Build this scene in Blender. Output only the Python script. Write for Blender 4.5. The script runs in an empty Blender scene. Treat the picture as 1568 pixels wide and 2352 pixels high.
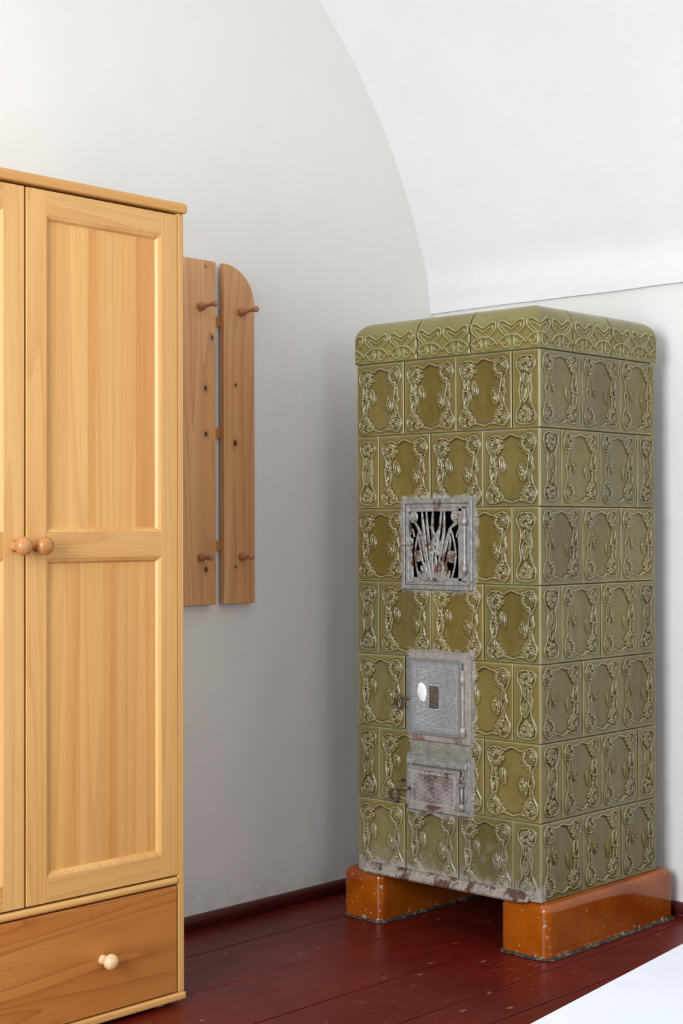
import bpy, bmesh, math, random
import numpy as np
from mathutils import Matrix, Vector
random.seed(7); np.random.seed(7)
S = bpy.context.scene
COL = S.collection
R_ = math.radians

# ------------------------------------------------------------------ camera
YAW, PITCH, ROLL, FPX = 0.75155, 0.01018, -0.00232, 3574.14
F = np.array([math.cos(YAW), math.sin(YAW), 0]); RT = np.array([math.sin(YAW), -math.cos(YAW), 0]); UP = np.array([0, 0, 1.])
c, s = math.cos(PITCH), math.sin(PITCH); F, UP = F*c+UP*s, UP*c-F*s
c, s = math.cos(ROLL), math.sin(ROLL); RT, UP = RT*c+UP*s, UP*c-RT*s
cam = bpy.data.cameras.new('camera'); camo = bpy.data.objects.new('camera', cam); COL.objects.link(camo)
cam.sensor_fit = 'VERTICAL'; cam.sensor_height = 36; cam.lens = FPX/2352*36
cam.clip_start = .05
m = Matrix.Identity(4)
for i in range(3):
    m[i][0], m[i][1], m[i][2] = RT[i], UP[i], -F[i]
m[0][3], m[1][3], m[2][3] = -4.23252, -3.52032, 1.2
camo.matrix_world = m
S.camera = camo

# ------------------------------------------------------------------ light
W = bpy.data.worlds.new('world'); S.world = W; W.use_nodes = True
W.node_tree.nodes['Background'].inputs[0].default_value = (.72, .84, 1, 1)
W.node_tree.nodes['Background'].inputs[1].default_value = 1.0
XB, YB = -5.5, -6.4                       # the two walls behind the camera

def area(name, loc, direction, sx, sy, power, col):
    l = bpy.data.lights.new(name, 'AREA'); l.shape = 'RECTANGLE'; l.size = sx; l.size_y = sy
    l.energy = power; l.color = col
    o = bpy.data.objects.new(name, l); COL.objects.link(o); o.location = loc
    o.rotation_euler = Vector(direction).to_track_quat('-Z', 'Z').to_euler()
    return o
WIN1 = (-3.15, -1.05, 1.0, 2.75)          # y0,y1,z0,z1 in the wall at x = XB
WIN2 = (-4.6, -3.2, .95, 2.55)            # x0,x1,z0,z1 in the wall at y = YB
area('daylight_1', (XB+.02, (WIN1[0]+WIN1[1])/2, (WIN1[2]+WIN1[3])/2), (1, 0, 0), WIN1[1]-WIN1[0]-.06, WIN1[3]-WIN1[2]-.06, 92, (.915, .97, 1))
area('daylight_2', ((WIN2[0]+WIN2[1])/2, YB+.02, (WIN2[2]+WIN2[3])/2), (0, 1, 0), WIN2[1]-WIN2[0]-.06, WIN2[3]-WIN2[2]-.06, 21, (.78, .9, 1))
S.view_settings.view_transform = 'Standard'; S.view_settings.look = 'None'
S.view_settings.gamma = 1; S.view_settings.use_curve_mapping = False
S.view_settings.exposure = 0.93

# ------------------------------------------------------------------ helpers
def link(name, mesh, mat=None, parent=None, smooth=False):
    o = bpy.data.objects.new(name, mesh); COL.objects.link(o)
    if mat is not None and not mesh.materials: mesh.materials.append(mat)
    if parent is not None: o.parent = parent
    if smooth:
        for p in mesh.polygons: p.use_smooth = True
    return o

def tag(o, label, cat, group=None):
    o['label'] = label; o['category'] = cat
    if group: o['group'] = group
    return o

def struct(o):
    o['kind'] = 'structure'; return o

def empty(name, loc):
    o = bpy.data.objects.new(name, None); COL.objects.link(o); o.location = loc; o.empty_display_size = .1
    return o

def bm_mesh(bm, name, smooth_angle=None):
    me = bpy.data.meshes.new(name); bm.normal_update(); bm.to_mesh(me); bm.free()
    return me

def bbox(bm, x0, x1, y0, y1, z0, z1, bevel=0, seg=2):
    r = bmesh.ops.create_cube(bm, size=1)
    vs = r['verts']
    for v in vs:
        v.co = Vector((x0+(v.co.x+.5)*(x1-x0), y0+(v.co.y+.5)*(y1-y0), z0+(v.co.z+.5)*(z1-z0)))
    if bevel:
        es = list({e for v in vs for e in v.link_edges})
        bmesh.ops.bevel(bm, geom=es, offset=bevel, segments=seg, affect='EDGES', profile=.5)

def box(name, mat, parent, x0, x1, y0, y1, z0, z1, bevel=0, seg=2):
    bm = bmesh.new(); bbox(bm, min(x0, x1), max(x0, x1), min(y0, y1), max(y0, y1), min(z0, z1), max(z0, z1), bevel, seg)
    return link(name, bm_mesh(bm, name), mat, parent, smooth=False)

def lathe(name, mat, parent, prof, loc, axis, n=28):
    """prof: list of (distance along axis, radius)"""
    ax = Vector(axis).normalized(); t = Vector((0, 0, 1)) if abs(ax.z) < .9 else Vector((1, 0, 0))
    a = ax.cross(t).normalized(); b = ax.cross(a).normalized(); loc = Vector(loc)
    vs, fs = [], []
    for d, r in prof:
        for k in range(n):
            th = 2*math.pi*k/n
            vs.append(loc+ax*d+(a*math.cos(th)+b*math.sin(th))*max(r, 1e-5))
    for i in range(len(prof)-1):
        for k in range(n):
            fs.append((i*n+k, i*n+(k+1) % n, (i+1)*n+(k+1) % n, (i+1)*n+k))
    fs.append(tuple(range(n))); fs.append(tuple(reversed(range((len(prof)-1)*n, len(prof)*n))))
    me = bpy.data.meshes.new(name); me.from_pydata([tuple(v) for v in vs], [], fs)
    bm = bmesh.new(); bm.from_mesh(me); bmesh.ops.recalc_face_normals(bm, faces=bm.faces); bm.to_mesh(me); bm.free()
    return link(name, me, mat, parent, smooth=True)

def tube(name, mat, parent, pts, r, n=10, closed=False):
    pts = [Vector(p) for p in pts]; vs, fs = [], []; L = len(pts)
    for i, p in enumerate(pts):
        if closed: t = pts[(i+1) % L]-pts[i-1]
        else: t = pts[min(i+1, L-1)]-pts[max(i-1, 0)]
        t.normalize(); ref = Vector((1, .2, .1)) if abs(t.x) < .8 else Vector((0, 0, 1))
        a = t.cross(ref).normalized(); b = t.cross(a)
        rr = r[i] if isinstance(r, (list, tuple)) else r
        for k in range(n):
            th = 2*math.pi*k/n; vs.append(tuple(p+(a*math.cos(th)+b*math.sin(th))*rr))
    for i in range(L if closed else L-1):
        j = (i+1) % L
        for k in range(n): fs.append((i*n+k, i*n+(k+1) % n, j*n+(k+1) % n, j*n+k))
    if not closed:
        fs.append(tuple(range(n))); fs.append(tuple(reversed(range((L-1)*n, L*n))))
    me = bpy.data.meshes.new(name); me.from_pydata(vs, [], fs)
    bm = bmesh.new(); bm.from_mesh(me); bmesh.ops.recalc_face_normals(bm, faces=bm.faces); bm.to_mesh(me); bm.free()
    return link(name, me, mat, parent, smooth=True)

def prism(name, mat, parent, outline, fn, d0, d1, bevel=0):
    """outline: 2-D points; fn(a, b, depth) -> xyz; extruded from d0 to d1"""
    bm = bmesh.new()
    v0 = [bm.verts.new(fn(a, b, d0)) for a, b in outline]; v1 = [bm.verts.new(fn(a, b, d1)) for a, b in outline]
    n = len(outline); bm.faces.new(v0); f1 = bm.faces.new(list(reversed(v1)))
    for i in range(n): bm.faces.new((v0[i], v0[(i+1) % n], v1[(i+1) % n], v1[i]))
    bmesh.ops.recalc_face_normals(bm, faces=bm.faces)
    if bevel:
        es = [e for f in bm.faces if len(f.verts) == n and n > 4 or f is f1 for e in f.edges]
        bmesh.ops.bevel(bm, geom=list(set(es)), offset=bevel, segments=2, affect='EDGES', profile=.5)
    return link(name, bm_mesh(bm, name), mat, parent)

# ------------------------------------------------------------------ node helpers
class NT:
    def __init__(self, name, rough=.5, spec=.5):
        self.mat = bpy.data.materials.new(name); self.mat.use_nodes = True
        self.t = self.mat.node_tree; self.b = self.t.nodes['Principled BSDF']
        self.b.inputs['Roughness'].default_value = rough
        self.b.inputs['Specular IOR Level'].default_value = spec
    def n(self, kind, **kw):
        nd = self.t.nodes.new(kind)
        for k, v in kw.items(): setattr(nd, k, v)
        return nd
    def put(self, sock, v):
        if isinstance(v, bpy.types.NodeSocket): self.t.links.new(v, sock)
        elif v is not None:
            if isinstance(v, (tuple, list)) and len(v) == 3 and sock.type == 'RGBA': v = (*v, 1)
            sock.default_value = v
    def m(self, op, a, b=None, c=None, clamp=False):
        nd = self.n('ShaderNodeMath', operation=op, use_clamp=clamp)
        for i, v in enumerate((a, b, c)): self.put(nd.inputs[i], v)
        return nd.outputs[0]
    def vm(self, op, a, b=None):
        nd = self.n('ShaderNodeVectorMath', operation=op)
        self.put(nd.inputs[0], a); self.put(nd.inputs[1], b)
        return nd.outputs[0]
    def co(self, which='Object', obj=None):
        nd = self.n('ShaderNodeTexCoord')
        if obj: nd.object = obj
        return nd.outputs[which]
    def xyz(self, v):
        nd = self.n('ShaderNodeSeparateXYZ'); self.put(nd.inputs[0], v); return nd.outputs
    def scale(self, v, sx, sy, sz):
        return self.vm('MULTIPLY', v, (sx, sy, sz))
    def noise(self, v, scale, detail=3, rough=.5, dist=0, out=0):
        nd = self.n('ShaderNodeTexNoise'); self.put(nd.inputs['Vector'], v)
        nd.inputs['Scale'].default_value = scale; nd.inputs['Detail'].default_value = detail
        nd.inputs['Roughness'].default_value = rough; nd.inputs['Distortion'].default_value = dist
        return nd.outputs[out]
    def ss(self, v, a, b):
        """smoothstep a->b to 0->1"""
        nd = self.n('ShaderNodeMapRange', interpolation_type='SMOOTHSTEP')
        self.put(nd.inputs['Value'], v)
        lo, hi, flip = (a, b, False) if a < b else (b, a, True)
        nd.inputs['From Min'].default_value = lo; nd.inputs['From Max'].default_value = hi
        nd.inputs['To Min'].default_value = 1 if flip else 0; nd.inputs['To Max'].default_value = 0 if flip else 1
        return nd.outputs[0]
    def mix(self, f, a, b, mode='MIX'):
        nd = self.n('ShaderNodeMix', data_type='RGBA', blend_type=mode)
        self.put(nd.inputs[0], f); self.put(nd.inputs[6], a); self.put(nd.inputs[7], b)
        return nd.outputs[2]
    def ramp(self, f, stops):
        nd = self.n('ShaderNodeValToRGB'); e = nd.color_ramp.elements
        while len(e) < len(stops): e.new(.5)
        for el, (p, cc) in zip(e, stops): el.position = p; el.color = (*cc, 1)
        self.put(nd.inputs[0], f); return nd.outputs[0]
    def bump(self, h, strength=.3, dist=.002):
        nd = self.n('ShaderNodeBump'); nd.inputs['Strength'].default_value = strength; nd.inputs['Distance'].default_value = dist
        self.put(nd.inputs['Height'], h); self.put(self.b.inputs['Normal'], nd.outputs[0])
    def color(self, v): self.put(self.b.inputs['Base Color'], v)
    def set(self, k, v): self.put(self.b.inputs[k], v)
    def objcolor(self): return self.n('ShaderNodeObjectInfo').outputs['Color']
    def objrand(self): return self.n('ShaderNodeObjectInfo').outputs['Random']

def lin(r, g, b):
    f = lambda v: (v/255/12.92) if v <= 10 else ((v/255+.055)/1.055)**2.4
    return (f(r), f(g), f(b))

# ------------------------------------------------------------------ materials
def mat_plaster(name, base):
    t = NT(name, .85, .25); p = t.co('Object')
    n1 = t.noise(p, 2.2, 4, .6); n2 = t.noise(p, 14, 5, .6); n3 = t.noise(t.scale(p, 1, 1, 2.2), 45, 3, .5)
    cc = t.mix(t.ss(n1, .3, .75), base, tuple(v*.965 for v in base))
    z = t.xyz(p)[2]
    scuff = t.m('MULTIPLY', t.ss(t.m('ADD', z, t.m('MULTIPLY', n2, .25)), .32, .13), t.ss(n2, .4, .62))
    cc = t.mix(t.m('MULTIPLY', scuff, .28), cc, lin(170, 165, 152))
    t.color(cc)
    h = t.m('ADD', t.m('MULTIPLY', n1, 2.2), t.m('ADD', t.m('MULTIPLY', n2, .5), t.m('MULTIPLY', n3, .12)))
    t.bump(h, .5, .006)
    return t.mat

def mat_wood(name, light, mid, dark, axis, ring=9., fine=240, rough=.42, knots=None, cath=.5, stretch=.07, line=.42):
    """grain runs along axis (0,1,2); Object colour tints each board"""
    t = NT(name, rough, .4); p0 = t.co('Object'); r = t.objrand()
    off = t.n('ShaderNodeCombineXYZ')
    t.put(off.inputs[0], t.m('MULTIPLY', r, 37.)); t.put(off.inputs[1], t.m('MULTIPLY', r, 91.)); t.put(off.inputs[2], t.m('MULTIPLY', r, 53.))
    p = t.vm('ADD', p0, off.outputs[0])
    sc = [1, 1, 1]; sc[axis] = stretch
    q = t.scale(p, *sc)
    warp = t.noise(q, 5.5, 2, .5, 0, 1)
    qq = t.vm('ADD', q, t.vm('MULTIPLY', t.vm('SUBTRACT', warp, (.5, .5, .5)), (cath*.22, cath*.22, cath*.22)))
    nz = t.noise(qq, ring, 1, .4)
    rings = t.m('FRACT', t.m('MULTIPLY', nz, 13.))
    rr = t.ramp(rings, [(0, (0, 0, 0)), (.55, (.25,)*3), (.86, (.8,)*3), (.93, (1,)*3), (1, (0, 0, 0))])
    sf = [1, 1, 1]; sf[axis] = .012
    st = t.noise(t.scale(p, *sf), fine, 3, .6)
    broad = t.noise(q, 9, 2, .5)
    cc = t.mix(t.ss(broad, .3, .7), light, mid)
    cc = t.mix(t.m('MULTIPLY', rr, line), cc, dark)
    cc = t.mix(t.m('MULTIPLY', t.ss(st, .5, .78), .4), cc, dark)
    h = t.m('ADD', st, t.m('MULTIPLY', rr, .4))
    if knots:
        q3 = t.xyz(p0)
        for kx, kz, kr in knots:
            dx_ = t.m('DIVIDE', t.m('SUBTRACT', q3[0], kx), kr); dz_ = t.m('DIVIDE', t.m('SUBTRACT', q3[2], kz), kr*1.25)
            dd_ = t.m('ADD', t.m('SQRT', t.m('ADD', t.m('MULTIPLY', dx_, dx_), t.m('MULTIPLY', dz_, dz_))), t.m('MULTIPLY', t.m('SUBTRACT', st, .5), .5))
            cc = t.mix(t.m('MULTIPLY', t.ss(dd_, 3., 1.), .4), cc, dark)
            cc = t.mix(t.ss(dd_, 1.1, .75), cc, tuple(v*.25 for v in dark))
    cc = t.mix(1., cc, t.objcolor(), 'MULTIPLY')
    t.color(cc); t.bump(h, .12, .001)
    t.set('Coat Weight', .12); t.set('Coat Roughness', .25)
    return t.mat

M = {}
M['wall'] = mat_plaster('white_plaster', lin(236, 234, 230))
M['vault'] = mat_plaster('white_vault_plaster', lin(238, 238, 236))
PL, PM, PD = lin(228, 180, 112), lin(218, 164, 94), lin(186, 120, 58)
M['pine_z'] = mat_wood('pine_vertical', PL, PM, PD, 2, 8, 300, cath=.08, stretch=.022, line=.3)
M['pine_x'] = mat_wood('pine_horizontal', PL, PM, PD, 0, 8, 300, cath=.12, stretch=.03, line=.3)
M['pine_drawer'] = mat_wood('pine_drawer_front', lin(206, 140, 74), lin(190, 120, 56), lin(154, 84, 32), 0, 5., 200, cath=1.5, stretch=.1, line=.6)
KNOTS = [(-0.9726, 1.6375, 0.0045), (-0.9748, 1.4599, 0.008), (-0.9738, 1.0814, 0.004), (-1.0692, 1.7759, 0.0055), (-1.0959, 1.6202, 0.007), (-1.0945, 1.4828, 0.0065), (-1.0952, 1.0759, 0.0075), (-1.0952, 1.9874, 0.003)]
KN = [(x+1.19, z-.969, r) for x, z, r in KNOTS]
M['rack_z'] = mat_wood('rack_wood', lin(226, 174, 122), lin(212, 156, 104), lin(166, 106, 62), 2, 6, 220, .5, knots=KN, cath=.8)
M['rack_x'] = mat_wood('rack_batten_wood', lin(200, 140, 80), lin(190, 125, 65), lin(150, 92, 48), 0, 6, 220, .5)
M['peg'] = mat_wood('peg_wood', lin(196, 142, 108), lin(182, 128, 96), lin(140, 90, 62), 1, 9, 220, .38)
M['knob'] = mat_wood('knob_wood', lin(206, 150, 94), lin(190, 130, 74), lin(140, 84, 42), 2, 22, 260, .35, cath=.6)
M['knob_pale'] = mat_wood('pale_knob_wood', lin(240, 205, 158), lin(232, 190, 140), lin(205, 155, 105), 2, 12, 260, .4)

def mat_floor():
    t = NT('oxblood_floor_paint', .3, .2); p = t.co('Object')
    ps = t.scale(p, .3, 1, 1)
    n1 = t.noise(p, 2.5, 4, .6); n2 = t.noise(ps, 22, 4, .6); n3 = t.noise(p, 95, 3, .6)
    cc = t.mix(t.ss(n1, .3, .7), lin(106, 27, 18), lin(88, 20, 14))
    cc = t.mix(t.m('MULTIPLY', t.ss(n2, .5, .8), .3), cc, lin(120, 50, 40))
    # pale scuffs in patches, scratches along the boards, and paint chips
    patch = t.ss(t.noise(p, 1.6, 2, .5), .40, .60)
    scr = t.ss(t.noise(t.scale(p, .12, 1, 1), 110, 3, .7), .57, .72)
    cc = t.mix(t.m('MULTIPLY', t.m('MULTIPLY', scr, patch), .5), cc, lin(165, 120, 108))
    vor = t.n('ShaderNodeTexVoronoi'); t.put(vor.inputs['Vector'], t.vm('ADD', t.scale(p, .6, 1, 1), t.vm('MULTIPLY', t.noise(p, 60, 2, .5, 0, 1), (.02, .02, .02))))
    vor.inputs['Scale'].default_value = 17
    chip = t.m('MULTIPLY', t.ss(vor.outputs['Distance'], .14, .05), t.ss(t.xyz(vor.outputs['Color'])[0], .5, .6))
    cc = t.mix(t.m('MULTIPLY', chip, .55), cc, lin(180, 142, 128))
    t.color(cc)
    t.set('Roughness', t.m('ADD', .24, t.m('MULTIPLY', n2, .22)))
    t.bump(t.m('ADD', t.m('MULTIPLY', n2, .6), t.m('ADD', n1, t.m('MULTIPLY', n3, .15))), .25, .003)
    return t.mat
M['floor'] = mat_floor()
t = NT('oxblood_baseboard_paint', .4, .5); n1 = t.noise(t.co(), 8, 3); t.color(t.mix(n1, lin(84, 24, 20), lin(66, 17, 14))); t.bump(n1, .2, .003); M['base'] = t.mat
t = NT('dark_gap', .9, .1); t.color(t.mix(t.noise(t.co(), 30), lin(26, 14, 12), lin(38, 22, 18))); M['gap'] = t.mat
def mat_cloth():
    t = NT('white_linen', .8, .2); p = t.co()
    n = t.noise(p, 5, 3, .5, .6); w = t.noise(p, 900, 1)
    t.color(t.mix(n, lin(204, 208, 219), lin(212, 215, 224))); t.bump(t.m('ADD', t.m('MULTIPLY', n, 4), t.m('MULTIPLY', w, .05)), .35, .004)
    t.set('Sheen Weight', .15)
    return t.mat
M['cloth'] = mat_cloth()
t = NT('window_paint', .4, .5); t.color(t.mix(t.noise(t.co(), 6), lin(236, 235, 230), lin(226, 224, 218))); M['winpaint'] = t.mat

# ------------------------------------------------------------------ setting
planks_y = [0.02, -.222, -.49, -.78, -1.036, -1.201]
y = -1.201
while y > YB: y -= .262+.012*math.sin(y*17); planks_y.append(max(y, YB))
floor = struct(box('floor', M['gap'], None, XB, .05, YB, .05, -.06, -.012))
for i in range(len(planks_y)-1):
    ya, yb = planks_y[i], planks_y[i+1]
    g = .0022 if i not in (3, 4) else .0034
    bm = bmesh.new(); bbox(bm, XB+.01, .02, yb+g, ya-g, -.0125, 0, .0015, 1)
    o = link('plank', bm_mesh(bm, 'plank'), M['floor'], floor)
    o.location.z = random.uniform(-.0012, 0)

def wall_panel(name, mat, corners):
    me = bpy.data.meshes.new(name); me.from_pydata(corners, [], [(0, 1, 2, 3)]); return struct(link(name, me, mat))

CX, CZ, RV = -2.092, 1.3383, 2.2087
SPR = 1.957
def vault_profile():
    pts = [(.012, SPR), (-.004, SPR)]
    zs = np.linspace(SPR+.004, 2.10, 8)
    for z in zs:
        x = CX+math.sqrt(RV**2-(z-CZ)**2); pts.append((min(x, -.004-.09*(z-SPR)), z))
    a0 = math.asin((2.14-CZ)/RV)
    for a in np.linspace(a0, math.pi/2, 46): pts.append((CX+RV*math.cos(a), CZ+RV*math.sin(a)))
    for x in np.linspace(CX-.2, XB-.05, 9): pts.append((x, CZ+RV))   # flat crown to the window wall
    return pts
vp = vault_profile()
ny = 90
rng = np.random.RandomState(3)
ph = rng.rand(14, 4)
def wob(a, b):                            # slow hand-plastered unevenness
    v = 0
    for k in range(14):
        f = 1.2+ph[k, 2]*7; th = ph[k, 0]*6.28
        v += math.sin(f*(a*math.cos(th)+b*math.sin(th))*2.2+ph[k, 1]*6.28)/f
    return v*.0042
vs, fs = [], []
ys = np.linspace(0.03, YB-.03, ny)
for j, yy in enumerate(ys):
    for i, (x, z) in enumerate(vp):
        w = wob(i*.05, yy) if i > 4 else wob(3, yy)*.5
        vs.append((x+w*(-.7 if x > XB/2 else .7), yy, z-w*.7 if i > 4 else z+.35*wob(9, yy*2)))
n = len(vp)
for j in range(ny-1):
    for i in range(n-1): fs.append((j*n+i, j*n+i+1, (j+1)*n+i+1, (j+1)*n+i))
me = bpy.data.meshes.new('ceiling'); me.from_pydata(vs, [], fs); me.flip_normals()
ceil_o = struct(link('ceiling', me, M['vault'], None, True))
me.set_sharp_from_angle(angle=R_(35))

struct(box('wall_left', M['wall'], None, XB, .08, 0, .1, -.05, 3.75))
struct(box('wall_right', M['wall'], None, .012, .11, YB, 0, -.05, SPR+.12))

def wall_with_hole(name, axis, at, thick, a0, a1, z0, z1, hole):
    h0, h1, k0, k1 = hole; bm = bmesh.new()
    for (p0, p1, q0, q1) in ((a0, h0, z0, z1), (h1, a1, z0, z1), (h0, h1, z0, k0), (h0, h1, k1, z1)):
        if axis == 'x': bbox(bm, at-thick, at, p0, p1, q0, q1)
        else: bbox(bm, p0, p1, at-thick, at, q0, q1)
    return struct(link(name, bm_mesh(bm, name), M['wall']))
wall_with_hole('wall_back', 'x', XB, .3, YB-.3, .1, -.05, 3.75, WIN1)
wall_with_hole('wall_front', 'y', YB, .3, XB, .11, -.05, 3.75, WIN2)
def window(name, axis, at, hole):
    h0, h1, k0, k1 = hole; bm = bmesh.new()
    def b(p0, p1, q0, q1):
        if axis == 'x': bbox(bm, at-.16, at-.1, p0, p1, q0, q1)
        else: bbox(bm, p0, p1, at-.16, at-.1, q0, q1)
    b(h0, h0+.06, k0, k1); b(h1-.06, h1, k0, k1); b(h0+.06, h1-.06, k0, k0+.06); b(h0+.06, h1-.06, k1-.06, k1)
    mid = (h0+h1)/2; b(mid-.04, mid+.04, k0+.06, k1-.06)
    return struct(link(name, bm_mesh(bm, name), M['winpaint']))
window('window_1', 'x', XB, WIN1); window('window_2', 'y', YB, WIN2)

def baseboard(name, fn, a0, a1):
    # a quarter-moulded board over a shadow gap and a shoe strip
    prof = [(0, .004), (.016, .004), (.018, .010), (.018, .013), (.022, .016), (.022, .026), (.018, .033), (.011, .038), (0, .040)]
    bm = bmesh.new()
    A = [bm.verts.new(fn(a0, d, z)) for d, z in prof]; B = [bm.verts.new(fn(a1, d, z)) for d, z in prof]
    for i in range(len(prof)):
        j = (i+1) % len(prof); bm.faces.new((A[i], A[j], B[j], B[i]))
    bm.faces.new(A); bm.faces.new(B); bmesh.ops.recalc_face_normals(bm, faces=bm.faces)
    return struct(link(name, bm_mesh(bm, name), M['base']))
baseboard('baseboard_left', lambda a, d, z: (a, -d, z), XB, -.012)
baseboard('baseboard_right', lambda a, d, z: (.012-d, a, z), YB, -.022)

# ------------------------------------------------------------------ tile stove
X0, X1, Y0, Y1 = -.6865, -.0885, -.9637, -.2735     # front, back, right side, left side
ZB, TP = .1519, .2213
stove = empty('tile_stove', ((X0+X1)/2, (Y0+Y1)/2, 0))
tag(stove, 'tall olive green glazed tile stove with floral relief tiles and iron doors', 'stove')
SX, SY = stove.location.x, stove.location.y
L3 = lambda x, y, z: (x-SX, y-SY, z)                  # world -> stove space

DOORS = [(-.4625, -.7305, 1.0170, 1.2835), (-.4885, -.7215, .5700, .8310), (-.4785, -.7185, .3620, .5180)]

def mat_tile():
    t = NT('olive_glaze', .13, .55)
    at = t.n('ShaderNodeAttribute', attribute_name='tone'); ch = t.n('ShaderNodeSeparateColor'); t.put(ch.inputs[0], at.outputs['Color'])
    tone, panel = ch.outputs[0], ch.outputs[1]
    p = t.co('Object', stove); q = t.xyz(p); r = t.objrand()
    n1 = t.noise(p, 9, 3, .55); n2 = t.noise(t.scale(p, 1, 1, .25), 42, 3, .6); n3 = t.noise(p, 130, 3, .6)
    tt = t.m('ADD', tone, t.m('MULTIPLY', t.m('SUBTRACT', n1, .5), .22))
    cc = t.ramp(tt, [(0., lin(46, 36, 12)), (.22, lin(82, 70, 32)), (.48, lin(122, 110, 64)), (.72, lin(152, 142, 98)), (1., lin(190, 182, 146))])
    # amber pools of thick glaze in the middle panels, different on every tile
    pool = t.m('MULTIPLY', panel, t.ss(t.m('ADD', t.m('MULTIPLY', n2, .8), t.m('MULTIPLY', t.m('FRACT', t.m('MULTIPLY', r, 7.31)), .5)), .45, .95))
    cc = t.mix(t.m('MULTIPLY', pool, .6), cc, lin(92, 76, 24))
    cc = t.mix(t.m('MULTIPLY', t.m('MULTIPLY', ch.outputs[2], t.ss(tone, .35, .7)), .42), cc, lin(164, 154, 128))
    cc = t.mix(1., cc, t.objcolor(), 'MULTIPLY')
    # mortar smears round the iron doors and along the foot of the front
    front = t.ss(q[0], X0-SX+.03, X0-SX+.015)
    warp = t.m('MULTIPLY', t.m('SUBTRACT', t.noise(p, 24, 4, .65), .5), .055)
    mk = None
    for (ya, yb, za, zb) in DOORS:
        dy = t.m('SUBTRACT', t.m('ABSOLUTE', t.m('SUBTRACT', q[1], (ya+yb)/2-SY)), abs(ya-yb)/2)
        dz = t.m('SUBTRACT', t.m('ABSOLUTE', t.m('SUBTRACT', q[2], (za+zb)/2)), (zb-za)/2)
        d = t.m('ADD', t.m('MAXIMUM', dy, dz), warp)
        k = t.ss(d, .016, .000); mk = k if mk is None else t.m('MAXIMUM', mk, k)
    zz = t.m('ADD', q[2], t.m('MULTIPLY', warp, 1.6))
    foot = t.m('MAXIMUM', t.ss(zz, .205, .170), t.m('MULTIPLY', t.ss(zz, .40, .20), t.m('ADD', .10, t.m('MULTIPLY', t.ss(t.noise(p, 30, 4, .6), .45, .7), .35))))
    mk = t.m('MULTIPLY', t.m('MAXIMUM', mk, foot), front)
    grey = t.mix(n3, lin(132, 129, 120), lin(184, 181, 174))
    cc = t.mix(t.m('MULTIPLY', mk, .85), cc, grey)
    # dust held in the relief, grime low in the hollows
    t.color(cc)
    t.set('Roughness', t.m('ADD', t.m('ADD', .10, t.m('MULTIPLY', n2, .10)), t.m('MULTIPLY', mk, .55)))
    t.bump(t.m('ADD', t.m('MULTIPLY', n1, 1.5), t.m('ADD', t.m('MULTIPLY', n2, .35), t.m('MULTIPLY', t.m('MULTIPLY', mk, n3), 2.))), .22, .003)
    return t.mat
M['tile'] = mat_tile()
t = NT('grey_mortar', .9, .2); p = t.co(); n1 = t.noise(p, 40, 4); t.color(t.mix(n1, lin(98, 95, 88), lin(158, 154, 146))); t.bump(n1, .6, .004); M['mortar'] = t.mat
t = NT('soot', .95, .1); t.color(t.mix(t.noise(t.co(), 20), lin(10, 9, 8), lin(20, 18, 16))); M['soot'] = t.mat
def mat_foot():
    t = NT('amber_brown_glaze', .12, .6); p = t.co('Object', stove)
    n1 = t.noise(p, 7, 3); n2 = t.noise(p, 60, 3, .6); n3 = t.noise(p, 24, 3, .5)
    cc = t.mix(t.ss(n1, .3, .7), lin(168, 86, 14), lin(140, 62, 8))
    at = t.n('ShaderNodeAttribute', attribute_name='edge').outputs['Fac']
    ch = t.ss(t.m('ADD', n2, t.m('MULTIPLY', at, .13)), .69, .73)
    cc = t.mix(ch, cc, t.mix(n3, lin(120, 112, 100), lin(200, 192, 176)))
    vor = t.n('ShaderNodeTexVoronoi'); t.put(vor.inputs['Vector'], p); vor.inputs['Scale'].default_value = 55
    dots = t.m('MULTIPLY', t.ss(vor.outputs['Distance'], .2, .1), t.ss(t.xyz(vor.outputs['Color'])[1], .82, .86))
    cc = t.mix(t.m('MULTIPLY', dots, .7), cc, lin(216, 170, 120))
    t.color(cc); t.set('Roughness', t.m('ADD', .1, t.m('MULTIPLY', ch, .6)))
    t.bump(t.m('SUBTRACT', t.m('MULTIPLY', n1, 1.2), t.m('MULTIPLY', ch, .6)), .25, .003)
    return t.mat
M['foot'] = mat_foot()
def mat_iron(name, a, b, rust, amount, rough=.55, tone=0):
    t = NT(name, rough, .5); p = t.co('Object', stove)
    n1 = t.noise(p, 16, 4, .65); n2 = t.noise(p, 70, 4, .7); n3 = t.noise(t.scale(p, 1, 1, .4), 160, 2, .6)
    cc = t.mix(t.ss(n2, .3, .7), a, b)
    rm = t.ss(t.m('ADD', t.m('MULTIPLY', n1, .7), t.m('MULTIPLY', n2, .4)), .78-amount, .86-amount)
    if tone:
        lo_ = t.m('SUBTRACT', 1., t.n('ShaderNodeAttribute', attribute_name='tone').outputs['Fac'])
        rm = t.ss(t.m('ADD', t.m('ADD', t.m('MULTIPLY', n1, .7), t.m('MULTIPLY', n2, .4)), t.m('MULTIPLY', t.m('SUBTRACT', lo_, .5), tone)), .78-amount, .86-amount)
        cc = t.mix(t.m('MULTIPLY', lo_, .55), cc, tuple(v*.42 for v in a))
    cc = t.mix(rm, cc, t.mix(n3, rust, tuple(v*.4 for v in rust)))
    t.color(cc); t.set('Metallic', t.m('MULTIPLY', t.m('SUBTRACT', 1., rm), .45))
    t.set('Roughness', t.m('ADD', rough-.1, t.m('MULTIPLY', rm, .4)))
    t.bump(t.m('ADD', n2, t.m('MULTIPLY', n3, .6)), .35, .0015)
    return t.mat
RUST = lin(112, 74, 58)
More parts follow.
